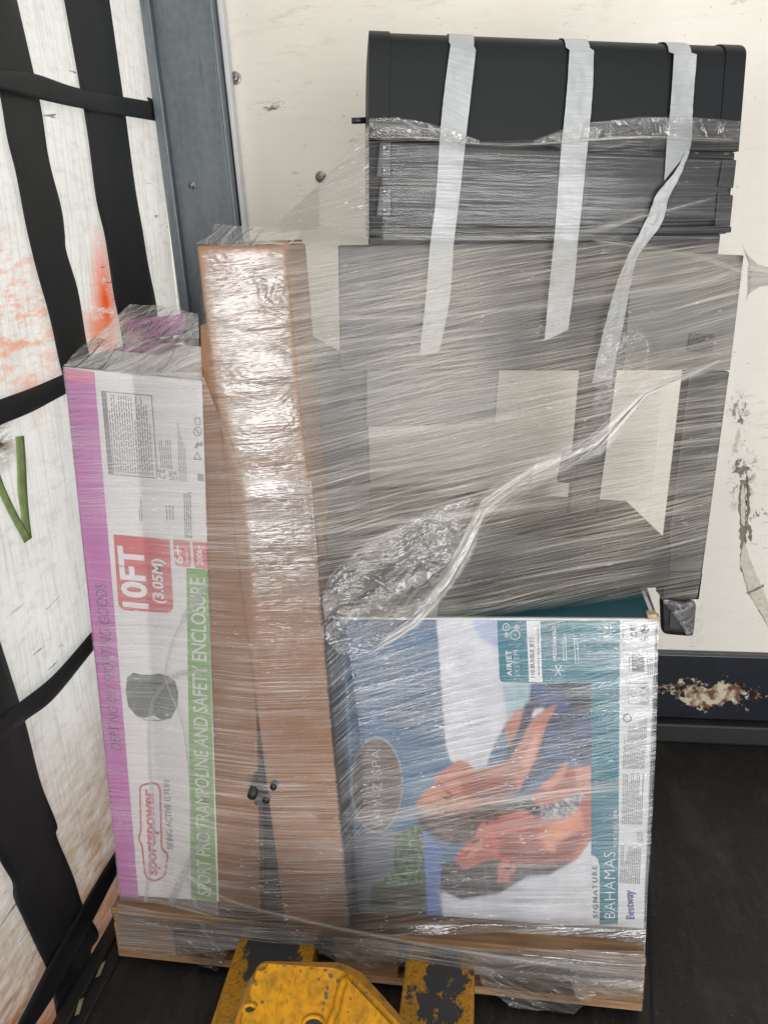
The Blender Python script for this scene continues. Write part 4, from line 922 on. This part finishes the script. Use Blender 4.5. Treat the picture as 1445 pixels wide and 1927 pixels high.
# ================================================================== stretch film
def film_mat(name, base=.10, amp=.6, along=2.5, across=230, rough=.14, gloss=.45, tint=(.90, .89, .88), bump=.4, fine=2.1, crinkle=0.0, gate=(.50, .61), alpha_max=.96, bdist=.002, patch=(.34, .66), cross=.05, painted_glint=.5, lump=0.0):
    t = NT(name); uv = t.coord('UV')
    warp = t.noise(uv, 2.2, 0); off = t.set(t.n('ShaderNodeCombineXYZ'), Y=t.math('MULTIPLY', warp, .03))
    va = t.n('ShaderNodeVectorMath'); t.t.links.new(uv, va.inputs[0]); t.t.links.new(off.outputs[0], va.inputs[1]); w = va.outputs[0]
    s1 = t.noise(t.mapping(w, (along, across, 1)), 1.0, 2, .6)
    s2 = t.noise(t.mapping(t.mapping(w, (1, 1, 1), (0, 0, cross)), (along*1.8, across*fine, 1)), 1.0, 1, .6)
    s3 = t.noise(t.mapping(t.mapping(w, (1, 1, 1), (0, 0, -cross*.6)), (along*.6, across*.2, 1)), 1.0, 1, .5)
    big = t.noise(uv, 5.0, 2)
    dn = t.noise(t.mapping(w, (58, across*.85, 1)), 1.0, 1, .6)
    fl = t.math('MULTIPLY', t.ramp(dn, .66, .71), t.ramp(t.noise(uv, 10.0, 2), .46, .62))  # sparkle painted in: sparse white dashes that turn the film opaque
    a = t.math('MULTIPLY', t.ramp(s1, gate[0], gate[1]), .70)
    a = t.math('ADD', a, t.math('MULTIPLY', t.ramp(s2, .50, .62), .62))
    a = t.math('ADD', a, t.math('MULTIPLY', t.ramp(s3, .48, .70), .28))
    a = t.math('MULTIPLY', a, t.math('ADD', t.math('MULTIPLY', t.ramp(big, patch[0], patch[1]), 1.0), .22))
    h = t.math('ADD', t.math('ADD', s1, t.math('MULTIPLY', s2, .4)), t.math('MULTIPLY', s3, 1.6))
    if lump: h = t.math('ADD', h, t.math('MULTIPLY', t.noise(t.mapping(uv, (9, 24, 1)), 1.0, 3, .65, .6), lump))
    if crinkle:
        vo = t.n('ShaderNodeTexVoronoi', feature='DISTANCE_TO_EDGE'); t.set(vo, Vector=t.mapping(uv, (1, 1, 1)), Scale=24.0, Randomness=1.0)
        nn = t.noise(uv, 30, 4, .7, 1.0)
        h = t.math('ADD', h, t.math('MULTIPLY', nn, 3.5*crinkle))
        h = t.math('SUBTRACT', h, t.math('MULTIPLY', t.ramp(vo.outputs['Distance'], 0, .10), crinkle*.8))
        a = t.math('ADD', a, t.math('MULTIPLY', t.ramp(nn, .56, .72), .5*crinkle))
    al = t.math('ADD', t.math('MULTIPLY', a, amp), base)
    al = t.math('MINIMUM', t.math('MAXIMUM', al, t.math('MULTIPLY', fl, painted_glint)), alpha_max)
    fd = t.n('ShaderNodeAttribute'); fd.attribute_name = 'fade'
    al = t.math('MULTIPLY', al, fd.outputs['Fac'])
    col = t.mix(t.math('MULTIPLY', fl, .9), tint+(1,), (1, 1, 1, 1))
    nb = t.bump(h, bump, bdist)
    df = t.set(t.n('ShaderNodeBsdfDiffuse'), Color=col, Normal=nb); tl = t.set(t.n('ShaderNodeBsdfTranslucent'), Color=col)
    m1 = t.n('ShaderNodeMixShader'); m1.inputs[0].default_value = .22; t.t.links.new(df.outputs[0], m1.inputs[1]); t.t.links.new(tl.outputs[0], m1.inputs[2])
    tp = t.n('ShaderNodeBsdfTransparent'); m2 = t.n('ShaderNodeMixShader')
    t.t.links.new(al, m2.inputs[0]); t.t.links.new(tp.outputs[0], m2.inputs[1]); t.t.links.new(m1.outputs[0], m2.inputs[2])
    gl = t.set(t.n('ShaderNodeBsdfGlossy'), Color=(1, 1, 1, 1), Roughness=rough, Normal=nb)
    fr = t.set(t.n('ShaderNodeFresnel'), IOR=1.5, Normal=nb)
    fac = t.math('MULTIPLY', t.math('MULTIPLY', fr.outputs[0], gloss*4.0, True), fd.outputs['Fac'])
    m3 = t.n('ShaderNodeMixShader'); t.t.links.new(fac, m3.inputs[0]); t.t.links.new(m2.outputs[0], m3.inputs[1]); t.t.links.new(gl.outputs[0], m3.inputs[2])
    return t.done(m3)
FILM_U = film_mat('film_upper', .05, .46, 1.2, 230, .2, .05, tint=(.61, .55, .475), cross=.06, painted_glint=.3)
FILM_L = film_mat('film_lower', .03, .26, 2.0, 280, .12, .34, tint=(.95, .94, .94))
FILM_D = film_mat('film_diagonal', .0, .36, 1.5, 230, .09, .34, gate=(.53, .63), bump=.6, tint=(.92, .94, .96), cross=.10, painted_glint=.75)
FILM_H = film_mat('film_hood', .01, .20, 1.0, 150, .12, .10, gate=(.54, .66), bump=.6, tint=(.66, .63, .60), cross=.05, painted_glint=.15)
FILM_F = film_mat('film_fan', .36, .60, .7, 200, .2, .05, tint=(.34, .315, .275), cross=.02, patch=(.1, .45), painted_glint=.1)
FILM_C = film_mat('film_crumpled', .04, .18, 3, 60, .12, .30, crinkle=.7, bump=.55, bdist=.004, tint=(.80, .77, .73), painted_glint=.55, cross=.4)
FILM_G = film_mat('film_glossy', .02, .20, 2.0, 200, .15, .72, bump=.38, bdist=.0022, lump=4.5, painted_glint=.8, cross=.12)
FILM_R = film_mat('film_rope', .10, .85, 1.2, 340, .2, .35, bump=.3, tint=(.95, .92, .87), patch=(.2, .5))
FILM_P = film_mat('film_pale', .10, .14, 2.4, 220, .25, .12, tint=(.95, .93, .92))
film = thing('stretch_film', 'clear streaky stretch film wrapped round the whole pallet load', 'stretch film')
def sheet(name, rows, mat, nu=120, nv=80, ang=0.0, wrinkle=.0012, wf=(5, 40), smooth_rows=False, fan=None, tear=None, world=False, seed=0.0, fade=None, bulge=0.0, band=None):
    """rows of control points (photo x, photo y, distance Y) or 3D points, from top to bottom; film is taut between them"""
    R = [[Vector(p) if world else (p if isinstance(p, Vector) else at_y(p[0], p[1], p[2])) for p in r] for r in rows]
    def line(pts, t):
        L = [0.0]
        for a, b in zip(pts, pts[1:]): L.append(L[-1]+1.0)
        k = min(int(t*(len(pts)-1)), len(pts)-2); return pts[k].lerp(pts[k+1], t*(len(pts)-1)-k)
    G = []
    for j in range(nv):
        v = j/(nv-1); row = []
        for i in range(nu):
            u = i/(nu-1); col = [line(r, u) for r in R]
            row.append(catmull(col, 3)[0] if False else line(col, v))
        G.append(row)
    ca, sa = math.cos(ang), math.sin(ang); vs = []; uvs = []; fd = []
    base_u = [0.0]
    for i in range(1, nu):
        d = G[nv//2][i]-G[nv//2][i-1]; base_u.append(base_u[-1]+math.hypot(d.x, d.y))
    hz = abs(G[0][nu//2].z-G[-1][nu//2].z) < .02
    for j in range(nv):
        x_off = (G[j][0].x-G[nv//2][0].x)
        for i in range(nu):
            p = G[j][i]; u = base_u[i]+x_off*(1-i/(nu-1))+(G[j][-1].x-G[nv//2][-1].x)*(i/(nu-1)); v = (-p.z if not hz else p.y)
            du = G[j][min(i+1, nu-1)]-G[j][max(i-1, 0)]; dv = G[min(j+1, nv-1)][i]-G[max(j-1, 0)][i]; nr = du.cross(dv)
            nr = nr.normalized() if nr.length > 1e-12 else Vector((0, -1, 0))
            if nr.y > 0: nr = -nr
            if bulge: p = p+nr*bulge*4*(i/(nu-1))*(1-i/(nu-1))
            uu, vv = u*ca+v*sa, -u*sa+v*ca
            if band: uu, vv = i/(nu-1)*band[0], j/(nv-1)*band[1]
            if fan:
                d = p-fan; uu = d.length; vv = math.atan2(d.z, d.x)*.35
            w_ = mnoise.noise(Vector((uu*wf[0], vv*wf[1], seed+1.3)))
            vs.append(p+nr*wrinkle*w_); uvs.append((uu+seed, vv+seed*.37))
            f_ = 1.0
            if fade:
                ji = mnoise.noise(Vector((i*.13, j*.13, seed)))*.5+.5
                for e_, q_ in zip(fade, (i/(nu-1), 1-i/(nu-1), j/(nv-1), 1-j/(nv-1))):
                    if e_ > 0: f_ *= min(1.0, max(0.0, (q_-.35*e_*ji)/e_))
            fd.append(f_)
    keep = lambda i, j: True if tear is None else tear(i/(nu-1), j/(nv-1))
    fs = [(j*nu+i, (j+1)*nu+i, (j+1)*nu+i+1, j*nu+i+1) for j in range(nv-1) for i in range(nu-1) if keep(i+.5, j+.5)]
    o = mesh(name, vs, fs, mat, film, True)
    o.data.attributes.new('fade', 'FLOAT', 'POINT').data.foreach_set('value', np.array(fd, np.float32))
    ul = o.data.uv_layers.new(name='UVMap'); li = np.zeros(len(o.data.loops), int); o.data.loops.foreach_get('vertex_index', li)
    ul.data.foreach_set('uv', np.array(uvs)[li].ravel())
    return o
e = .010
YBR = 1.478-e; YSP = YS-e; YTR = YT-e
def bqp(x, y, l=.016): return FBQ.hit(x, y)-by*l
# wrap round the front of the lower boxes
low_rows = [
 [(118, 690, YTR), (250, 700, YTR), (380, 702, YBR+.01), (460, 900, YBR), (586, 905, YBR), (640, 1160, YSP), (930, 1164, YSP), (1238, 1166, YSP)],
 [(150, 960, YTR), (270, 980, YTR), (388, 1000, YBR+.02), (470, 1050, YBR), (600, 1080, YBR), (650, 1300, YSP), (935, 1310, YSP), (1236, 1320, YSP)],
 [(188, 1330, YTR), (290, 1340, YTR), (400, 1350, YBR+.02), (490, 1350, YBR), (624, 1360, YBR), (660, 1480, YSP), (935, 1490, YSP), (1228, 1490, YSP)],
 [(226, 1696, YTR), (310, 1712, YTR-.005), (410, 1725, YBR+.01), (520, 1728, YBR), (660, 1732, YBR), (680, 1745, YSP), (935, 1742, YSP), (1214, 1752, YSP)],
 [(216, 1720, PL.y-.004), (310, 1745, PL.y-.006), (410, 1760, PL.y-.006), (520, 1775, PL.y-.008), (660, 1785, PL.y-.01), (780, 1795, PL.y-.012), (935, 1810, PR.y-.01), (1212, 1815, PR.y-.004)],
 [(224, 1786, PL.y-.006), (310, 1800, PL.y-.008), (410, 1790, PL.y-.012), (520, 1775, PL.y-.016), (660, 1795, PL.y-.016), (780, 1815, PL.y-.016), (935, 1840, PR.y-.012), (1210, 1880, PR.y-.006)]]
sheet('lower_wrap', low_rows, FILM_L, 260, 160, -0.03, .0018, (4, 50))
# second turn over the spa box, running up to the right
sheet('diagonal_wrap', [[(596, 1110, YBR-.004), (650, 1170, YSP-.006), (930, 1168, YSP-.006), (1239, 1168, YSP-.004)],
   [(620, 1350, YBR-.004), (680, 1400, YSP-.006), (935, 1400, YSP-.006), (1234, 1400, YSP-.004)],
   [(655, 1690, YBR-.004), (690, 1715, YSP-.006), (940, 1730, YSP-.006), (1216, 1750, YSP-.004)]], FILM_D, 160, 110, -0.30, .0022, (4, 55), seed=2.0, fade=(.06, 0, 0, .25))
sheet('level_wrap', [[(410, 1430, YBR-.008), (520, 1440, YBR-.006), (640, 1480, YBR-.006), (930, 1500, YSP-.012), (1230, 1430, YSP-.008)],
   [(412, 1700, YBR-.008), (520, 1730, YBR-.006), (660, 1740, YBR-.008), (930, 1740, YSP-.014), (1215, 1752, YSP-.008)],
   [(400, 1750, PL.y-.014), (520, 1770, PL.y-.018), (660, 1790, PL.y-.02), (930, 1830, PR.y-.02), (1209, 1870, PR.y-.010)]], FILM_D, 160, 90, -0.06, .0022, (4, 55), seed=5.0, fade=(.15, 0, .4, .05))
sheet('pallet_wrap', [[(222, 1700, PL.y-.010), (400, 1735, PL.y-.016), (660, 1765, PL.y-.022), (930, 1785, PR.y-.022), (1213, 1790, PR.y-.012)], [(226, 1775, PL.y-.010), (400, 1785, PL.y-.016), (660, 1800, PL.y-.022), (930, 1832, PR.y-.022), (1210, 1862, PR.y-.012)]], film_mat('film_pallet', .06, .36, 1.8, 200, .12, .5, bump=.6, tint=(.66, .62, .60)), 160, 40, .04, .003, (5, 50), seed=67.0)
# hazy turns over the trampoline box
sheet('pale_wrap', [[(119, 690, YTR-.004), (250, 702, YTR-.005), (376, 700, YBR+.005)], [(178, 1200, YTR-.004), (280, 1215, YTR-.006), (396, 1230, YBR+.014)], [(227, 1698, YTR-.004), (300, 1712, YTR-.006), (412, 1725, YBR+.006)]], FILM_P, 120, 160, 0.03, .0015, (4, 45), seed=3.0)
# glossy tight turns on the tall brown box
sheet('glossy_wrap', [[(370, 466, YBR-.004), (455, 464, YBR-.005), (540, 464, YBR-.004)], [(400, 700, YBR-.004), (480, 690, YBR-.006), (556, 690, YBR-.004)], [(452, 900, YBR-.004), (520, 905, YBR-.006), (582, 900, YBR-.004)], [(486, 1330, YBR-.004), (560, 1340, YBR-.005), (620, 1340, YBR-.004)]], FILM_G, 90, 320, -0.04, .0032, (5.0, 22), seed=7.0, fade=(.10, .06, .02, .2), bulge=.0012)
# upper turns: brown box to barbecue
_a = Vector((bq[2].x, YBR, 0)); _b = bqp(1386, 560); _b = Vector((_b.x, _b.y, 0)); _d = (_b-_a).normalized()
FU = Face(_a, (_d.y, -_d.x, 0))
fu = lambda x, y: FU.hit(x, y)
UR = [
 [(372, 452, YBR), (535, 440, YBR), fu(694, 446), fu(1000, 446), fu(1366, 442), fu(1398, 488)],
 [(374, 560, YBR), (548, 570, YBR), fu(700, 560), fu(1000, 560), fu(1300, 560), fu(1388, 560)],
 [(388, 720, YBR), (562, 730, YBR), fu(700, 740), fu(1000, 740), fu(1280, 740), fu(1368, 720)],
 [(440, 900, YBR), (580, 900, YBR), fu(700, 930), fu(1000, 930), fu(1270, 940), fu(1344, 900)],
 [(470, 1040, YBR), (592, 1040, YBR), fu(680, 1070), fu(960, 1100), fu(1240, 1090), fu(1318, 1080)],
 [(480, 1150, YBR), (602, 1150, YBR), (655, 1215, YSP-.02), (930, 1160, YSP-.012), fu(1220, 1132), fu(1308, 1140)]]
sheet('upper_wrap', UR, FILM_U, 260, 200, -0.08, .0018, (4, 45), seed=11.0, fade=(.02, 0, .035, .06))
sheet('back_wrap', [[p+by*.36 for p in (bqp(640, 470), bqp(1000, 470), bqp(1400, 480))], [p+by*.36 for p in (bqp(640, 1010), bqp(1000, 1010), bqp(1330, 1040))]], FILM_U, 80, 60, -.05, .002, (4, 40), seed=81.0)
sheet('upper_wrap', [[p if isinstance(p, Vector) else (p[0], p[1], p[2]-.006) for p in [q+FU.n*.008 if isinstance(q, Vector) else q for q in r]] for r in UR[:5]], film_mat('film_upper_slant', .0, .40, 1.1, 190, .2, .04, gate=(.55, .63), tint=(.69, .62, .535), cross=.05, painted_glint=.25), 200, 160, -0.17, .0020, (4, 45), seed=13.0, fade=(.03, 0, .12, .10))
# turns over the control panel, wavy loose upper edge
sheet('hood_wrap', [[bqp(692, 226, .012), bqp(720, 222, .016), bqp(800, 232, .014), bqp(900, 268, .012), bqp(1000, 264, .012), bqp(1080, 236, .014), bqp(1200, 222, .016), bqp(1300, 222, .016), bqp(1392, 230, .012)],
   [bqp(692, 300, .016)]+[bqp(x, 290, .018) for x in (720, 800, 900, 1000, 1080, 1200, 1300)]+[bqp(1384, 300, .016)],
   [bqp(692, 450, .016)]+[bqp(x, 452, .018) for x in (720, 800, 900, 1000, 1080, 1200, 1300)]+[bqp(1372, 446, .016)]], FILM_H, 220, 90, 0.05, .0022, (3, 45), seed=17.0)
sheet('loose_edge', [[bqp(694, 226, .02), bqp(750, 224, .022), bqp(820, 238, .02), bqp(900, 266, .016)], [bqp(696, 262, .018), bqp(750, 260, .022), bqp(820, 268, .02), bqp(900, 274, .016)]], FILM_C, 80, 24, 0.1, .004, (14, 40), seed=19.0)
sheet('loose_edge', [[bqp(1000, 268, .016), bqp(1080, 236, .022), bqp(1200, 224, .024), bqp(1300, 224, .022), bqp(1390, 232, .016)], [bqp(1000, 274, .016), bqp(1080, 268, .022), bqp(1200, 262, .024), bqp(1300, 262, .022), bqp(1388, 270, .016)]], FILM_C, 110, 24, 0.05, .004, (14, 40), seed=23.0)
# fan of film from the barbecue down to the top of the brown box
apex = at_y(470, 436, YBR+.02)
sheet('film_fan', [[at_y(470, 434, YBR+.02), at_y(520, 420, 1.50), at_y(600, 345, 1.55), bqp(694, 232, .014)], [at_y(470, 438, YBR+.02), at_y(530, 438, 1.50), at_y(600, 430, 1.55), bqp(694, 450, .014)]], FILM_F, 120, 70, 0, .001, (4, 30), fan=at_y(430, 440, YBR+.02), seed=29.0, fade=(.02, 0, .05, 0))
# film drawn out at the right hand corner
sp_ = at_y(1475, 522, 1.80)
sheet('drawn_corner', [[bqp(1386, 452, .012), at_y(1404, 478, 1.80), at_y(1425, 498, 1.80), sp_+Vector((0, 0, .012))], [bqp(1402, 486, .012), at_y(1412, 510, 1.80), at_y(1430, 520, 1.80), sp_], [bqp(1398, 566, .012), at_y(1410, 552, 1.80), at_y(1428, 540, 1.80), sp_-Vector((0, 0, .012))]], FILM_F, 60, 50, 0, .002, (10, 40), fan=sp_+Vector((.02, 0, 0)), seed=31.0)
# loose crumpled tail hanging in front
sheet('crumpled_tail', [[(620, 1080, 1.475), (700, 1010, 1.50), (800, 960, 1.52), (905, 925, 1.54)],
   [(606, 1130, 1.472), (690, 1080, 1.49), (790, 1030, 1.51), (900, 985, 1.53)],
   [(608, 1200, 1.470), (680, 1170, 1.49), (770, 1110, 1.50), (865, 1050, 1.52)],
   [(640, 1232, 1.480), (700, 1232, 1.50), (765, 1185, 1.51), (835, 1120, 1.52)]], FILM_C, 120, 90, -0.5, .006, (14, 20), seed=37.0, fade=(.0, .12, .03, .03))
sheet('crumpled_tail', [[bqp(1120, 590, .026), bqp(1182, 600, .026), bqp(1214, 622, .026)], [bqp(1112, 690, .026), bqp(1170, 680, .03), bqp(1226, 680, .026)], [bqp(1098, 800, .026), bqp(1140, 800, .028), bqp(1216, 716, .026)]], FILM_C, 60, 60, -.4, .006, (16, 22), seed=39.0, fade=(.1, .1, .12, .12))
def rope(name, pts, r, mat, n=60, strands=1, spread=.0):
    for k in range(strands):
        P_ = [p if isinstance(p, Vector) else at_y(*p) for p in pts]
        C = catmull(P_, n); q = []
        for i, p in enumerate(C):
            tt = i/(n-1); s = spread*math.sin(math.pi*tt)*(1 if strands == 1 else (k/(strands-1)*2-1))
            q.append(p+Vector((mnoise.noise(Vector((tt*5, k*3.1, 1)))*.003, 0, s+mnoise.noise(Vector((tt*6, k*2.3, 7)))*.004)))
        o = tube(name, q, [r*(.55+.45*abs(mnoise.noise(Vector((i*.23, k*1.7, 3))))) for i in range(n)], mat, film, 7)
        ul = o.data.uv_layers.new(name='UVMap')
        o.data.attributes.new('fade', 'FLOAT', 'POINT').data.foreach_set('value', np.ones(len(o.data.vertices), np.float32))
        for lp in o.data.loops: ul.data[lp.index].uv = ((lp.vertex_index//7)*.01, (lp.vertex_index % 7)*.004)
sheet('twisted_edge', [[bqp(1347, 668, .03), bqp(1200, 722, .04), bqp(1100, 800, .05), (1010, 850, 1.60), (905, 925, 1.565), (862, 1010, 1.54), (835, 1070, 1.53), (770, 1160, 1.51), (690, 1222, 1.49)],
   [bqp(1347, 676, .03), bqp(1205, 746, .04), bqp(1120, 850, .05), (1000, 925, 1.60), (915, 985, 1.565), (885, 1060, 1.54), (852, 1110, 1.53), (790, 1180, 1.51), (705, 1232, 1.49)]], FILM_R, 200, 24, 0, .004, (6, 90), seed=71.0, band=(1.1, .05), fade=(.02, .04, .35, .35))
def band(pts, w, seed, mat=None):
    """soft gathered fold of film, w photo pixels wide"""
    P_ = catmull([(x, y, 0) for x, y, d in pts], len(pts)*6); D = [d for x, y, d in pts]; rows = ([], [], [])
    for i, p in enumerate(P_):
        d = (P_[min(i+1, len(P_)-1)]-P_[max(i-1, 0)]).normalized(); n = Vector((-d.y, d.x, 0))
        k = i/(len(P_)-1)*(len(D)-1); a = int(min(k, len(D)-2)); dd = D[a]+(D[a+1]-D[a])*(k-a)
        for r, sgn in zip(rows, (-.5, 0, .5)):
            q = p+n*w*sgn; r.append(bqp(q.x, q.y, dd+(.004 if sgn == 0 else 0)) if dd < .2 else at_y(q.x, q.y, dd-(.004 if sgn == 0 else 0)))
    L_ = sum((rows[1][i+1]-rows[1][i]).length for i in range(len(P_)-1))
    sheet('gathered_fold', rows, mat or FILM_R, len(P_)*3, 16, 0, .003, (6, 90), seed=seed, band=(L_, .03), fade=(.05, .05, .48, .48))
rope('twisted_edge', [bqp(1345, 672, .032), bqp(1200, 735, .04), bqp(1090, 830, .05), (1000, 905, 1.60), (900, 980, 1.56), (845, 1090, 1.53), (780, 1170, 1.51), (700, 1228, 1.49)], .0009, FILM_R, 90, 4, .018)
FILM_R2 = film_mat('film_fold', .06, .55, 1.2, 340, .2, .15, bump=.3, tint=(.84, .80, .74), patch=(.25, .6))
band([(330, 1628, YTR-.012), (420, 1690, YBR-.012), (560, 1730, YBR-.014), (760, 1772, 1.44), (960, 1805, 1.43), (1205, 1838, 1.44)], 12, 73.0, FILM_R2)
band([(694, 443, .02), (900, 448, .02), (1080, 440, .022), (1200, 408, .024), (1345, 372, .016)], 16, 75.0, FILM_R2)
band([(1100, 450, .02), (1280, 478, .02), (1404, 516, .014)], 18, 77.0, FILM_R2)
band([(694, 262, .02), (800, 262, .02), (900, 274, .02), (1000, 274, .02), (1200, 262, .022), (1386, 268, .016)], 14, 79.0, FILM_R2)
band([(760, 1185, YSP-.012), (1000, 1130, YSP+.02), (1130, 1105, 1.66)], 7, 83.0, FILM_R2)
band([(650, 820, .02), (900, 790, .02), (1150, 742, .02), (1340, 690, .02)], 26, 85.0, FILM_R2)
band([(600, 600, .02), (850, 590, .02), (1100, 560, .02), (1390, 520, .014)], 22, 87.0, FILM_R2)
band([(660, 985, .02), (900, 960, .02), (1150, 930, .02), (1330, 905, .02)], 24, 89.0, FILM_R2)
band([(500, 1545, YBR-.012), (700, 1535, YSP-.014), (900, 1512, YSP-.014), (1228, 1478, YSP-.01)], 46, 93.0, FILM_R2)
# wrapped corner at the foot of the barbecue
sheet('foot_wrap', [[bqp(1238, 1120, .012), bqp(1280, 1130, .018), bqp(1318, 1120, .010)], [bqp(1270, 1160, .012), bqp(1295, 1165, .018), bqp(1318, 1160, .010)], [bqp(1296, 1204, .012), bqp(1304, 1208, .016), bqp(1318, 1206, .010)]], FILM_C, 50, 40, -.5, .004, (18, 24), seed=99.0)
# film drawn over the tops
sheet('top_film', [[at_y(246, 575, YT+.36), at_y(300, 578, YT+.36), at_y(372, 585, YT+.30)], [at_y(150, 655, YT+.12), at_y(250, 645, YT+.10), at_y(376, 640, YT+.05)], [(119, 690, YTR-.002), (250, 702, YTR-.003), (382, 716, YBR+.02)]], film_mat('film_top', .10, .40, 2, 90, .2, .3, crinkle=.5, bump=.9, bdist=.005), 100, 60, -0.35, .010, (14, 22), seed=41.0)
sheet('top_film', [[at_y(404, 424, 1.64), at_y(470, 428, 1.62), at_y(568, 432, 1.66)], [at_y(400, 440, 1.56), at_y(470, 440, 1.56), at_y(560, 446, 1.58)], [(368, 462, YBR-.004), (455, 460, YBR-.004), (541, 462, YBR-.004)]], FILM_C, 70, 30, 0, .005, (16, 30), seed=43.0)
# torn lower edge: hanging shreds at the pallet
def shred(px, Y, seed, amp=.006, ang=.6): sheet('loose_shred', [[(x, y, Y) for x, y in r] for r in px], FILM_C, 50, 40, ang, amp, (22, 26), seed=seed)
shred([[(350, 1755), (400, 1765), (440, 1775)], [(345, 1800), (400, 1805), (425, 1800)], [(362, 1812), (395, 1825), (408, 1832)]], PL.y-.014, 51)
shred([[(560, 1772), (660, 1790), (760, 1800)], [(600, 1795), (680, 1812), (790, 1815)], [(640, 1812), (700, 1822), (808, 1818)]], PL.y-.022, 53)
shred([[(900, 1820), (930, 1822), (1110, 1840)], [(905, 1850), (950, 1862), (1120, 1870)], [(935, 1875), (960, 1895), (1080, 1910)]], PR.y-.016, 55)
shred([[(1080, 1785), (1140, 1790), (1212, 1800)], [(1070, 1840), (1140, 1850), (1211, 1850)], [(1085, 1880), (1140, 1880), (1206, 1875)]], PR.y-.012, 57, .004)
# film round the sides and the back
sheet('side_wrap', [[(1238, 1166, YSP), at_y(1238, 1166, YSP)+Vector((.006, .26, 0))], [(1214, 1752, YSP), at_y(1214, 1752, YSP)+Vector((.006, .26, 0))], [(1211, 1880, PR.y-.004), at_y(1211, 1880, PR.y-.004)+Vector((.02, .9, .02))]], FILM_L, 40, 60, 0, .002, (6, 30), seed=61)
sheet('side_wrap', [[(119, 690, YTR), at_y(119, 690, YTR)+Vector((-.006, .42, 0))], [(226, 1696, YTR), at_y(226, 1696, YTR)+Vector((-.006, .42, 0))], [(222, 1790, PL.y-.004), at_y(222, 1790, PL.y-.004)+Vector((-.004, .8, .02))]], FILM_L, 40, 60, 0, .002, (6, 30), seed=63)
# loose flat tails caught under the film on the trampoline box
MTAIL = film_mat('film_tail', .34, .2, 3, 30, .3, .2, tint=(.52, .53, .56))
def tail(pts, w, Y):
    C = catmull([(x, y, 0) for x, y in pts], 40); vs = []; 
    for i, p in enumerate(C):
        d = (C[min(i+1, 39)]-C[max(i-1, 0)]).normalized(); n = Vector((-d.y, d.x, 0))*w[0 if i < 8 else 1]*(1 if i >= 8 else 1)/2
        vs += [at_y(p.x-n.x, p.y-n.y, Y), at_y(p.x+n.x, p.y+n.y, Y-.002)]
    o = mesh('film_tail', vs, [(2*i, 2*i+1, 2*i+3, 2*i+2) for i in range(39)], MTAIL, film, True)
    ul = o.data.uv_layers.new(name='UVMap')
    o.data.attributes.new('fade', 'FLOAT', 'POINT').data.foreach_set('value', np.ones(len(o.data.vertices), np.float32))
    for lp in o.data.loops: ul.data[lp.index].uv = ((lp.vertex_index//2)*.01, (lp.vertex_index % 2)*.02)
tail([(395, 1090), (355, 1150), (325, 1210), (312, 1265), (316, 1290), (345, 1370), (358, 1480), (362, 1580)], (12, 4), YTR-.001)
tail([(380, 1265), (330, 1275), (295, 1305), (282, 1360), (283, 1450), (290, 1560), (280, 1650), (266, 1780)], (10, 7), YTR-.003)
tail([(400, 1545), (365, 1610), (345, 1650), (322, 1700)], (14, 13), YTR-.002)
tail([(345, 1640), (365, 1690), (385, 1750), (425, 1800)], (8, 8), YTR-.006)
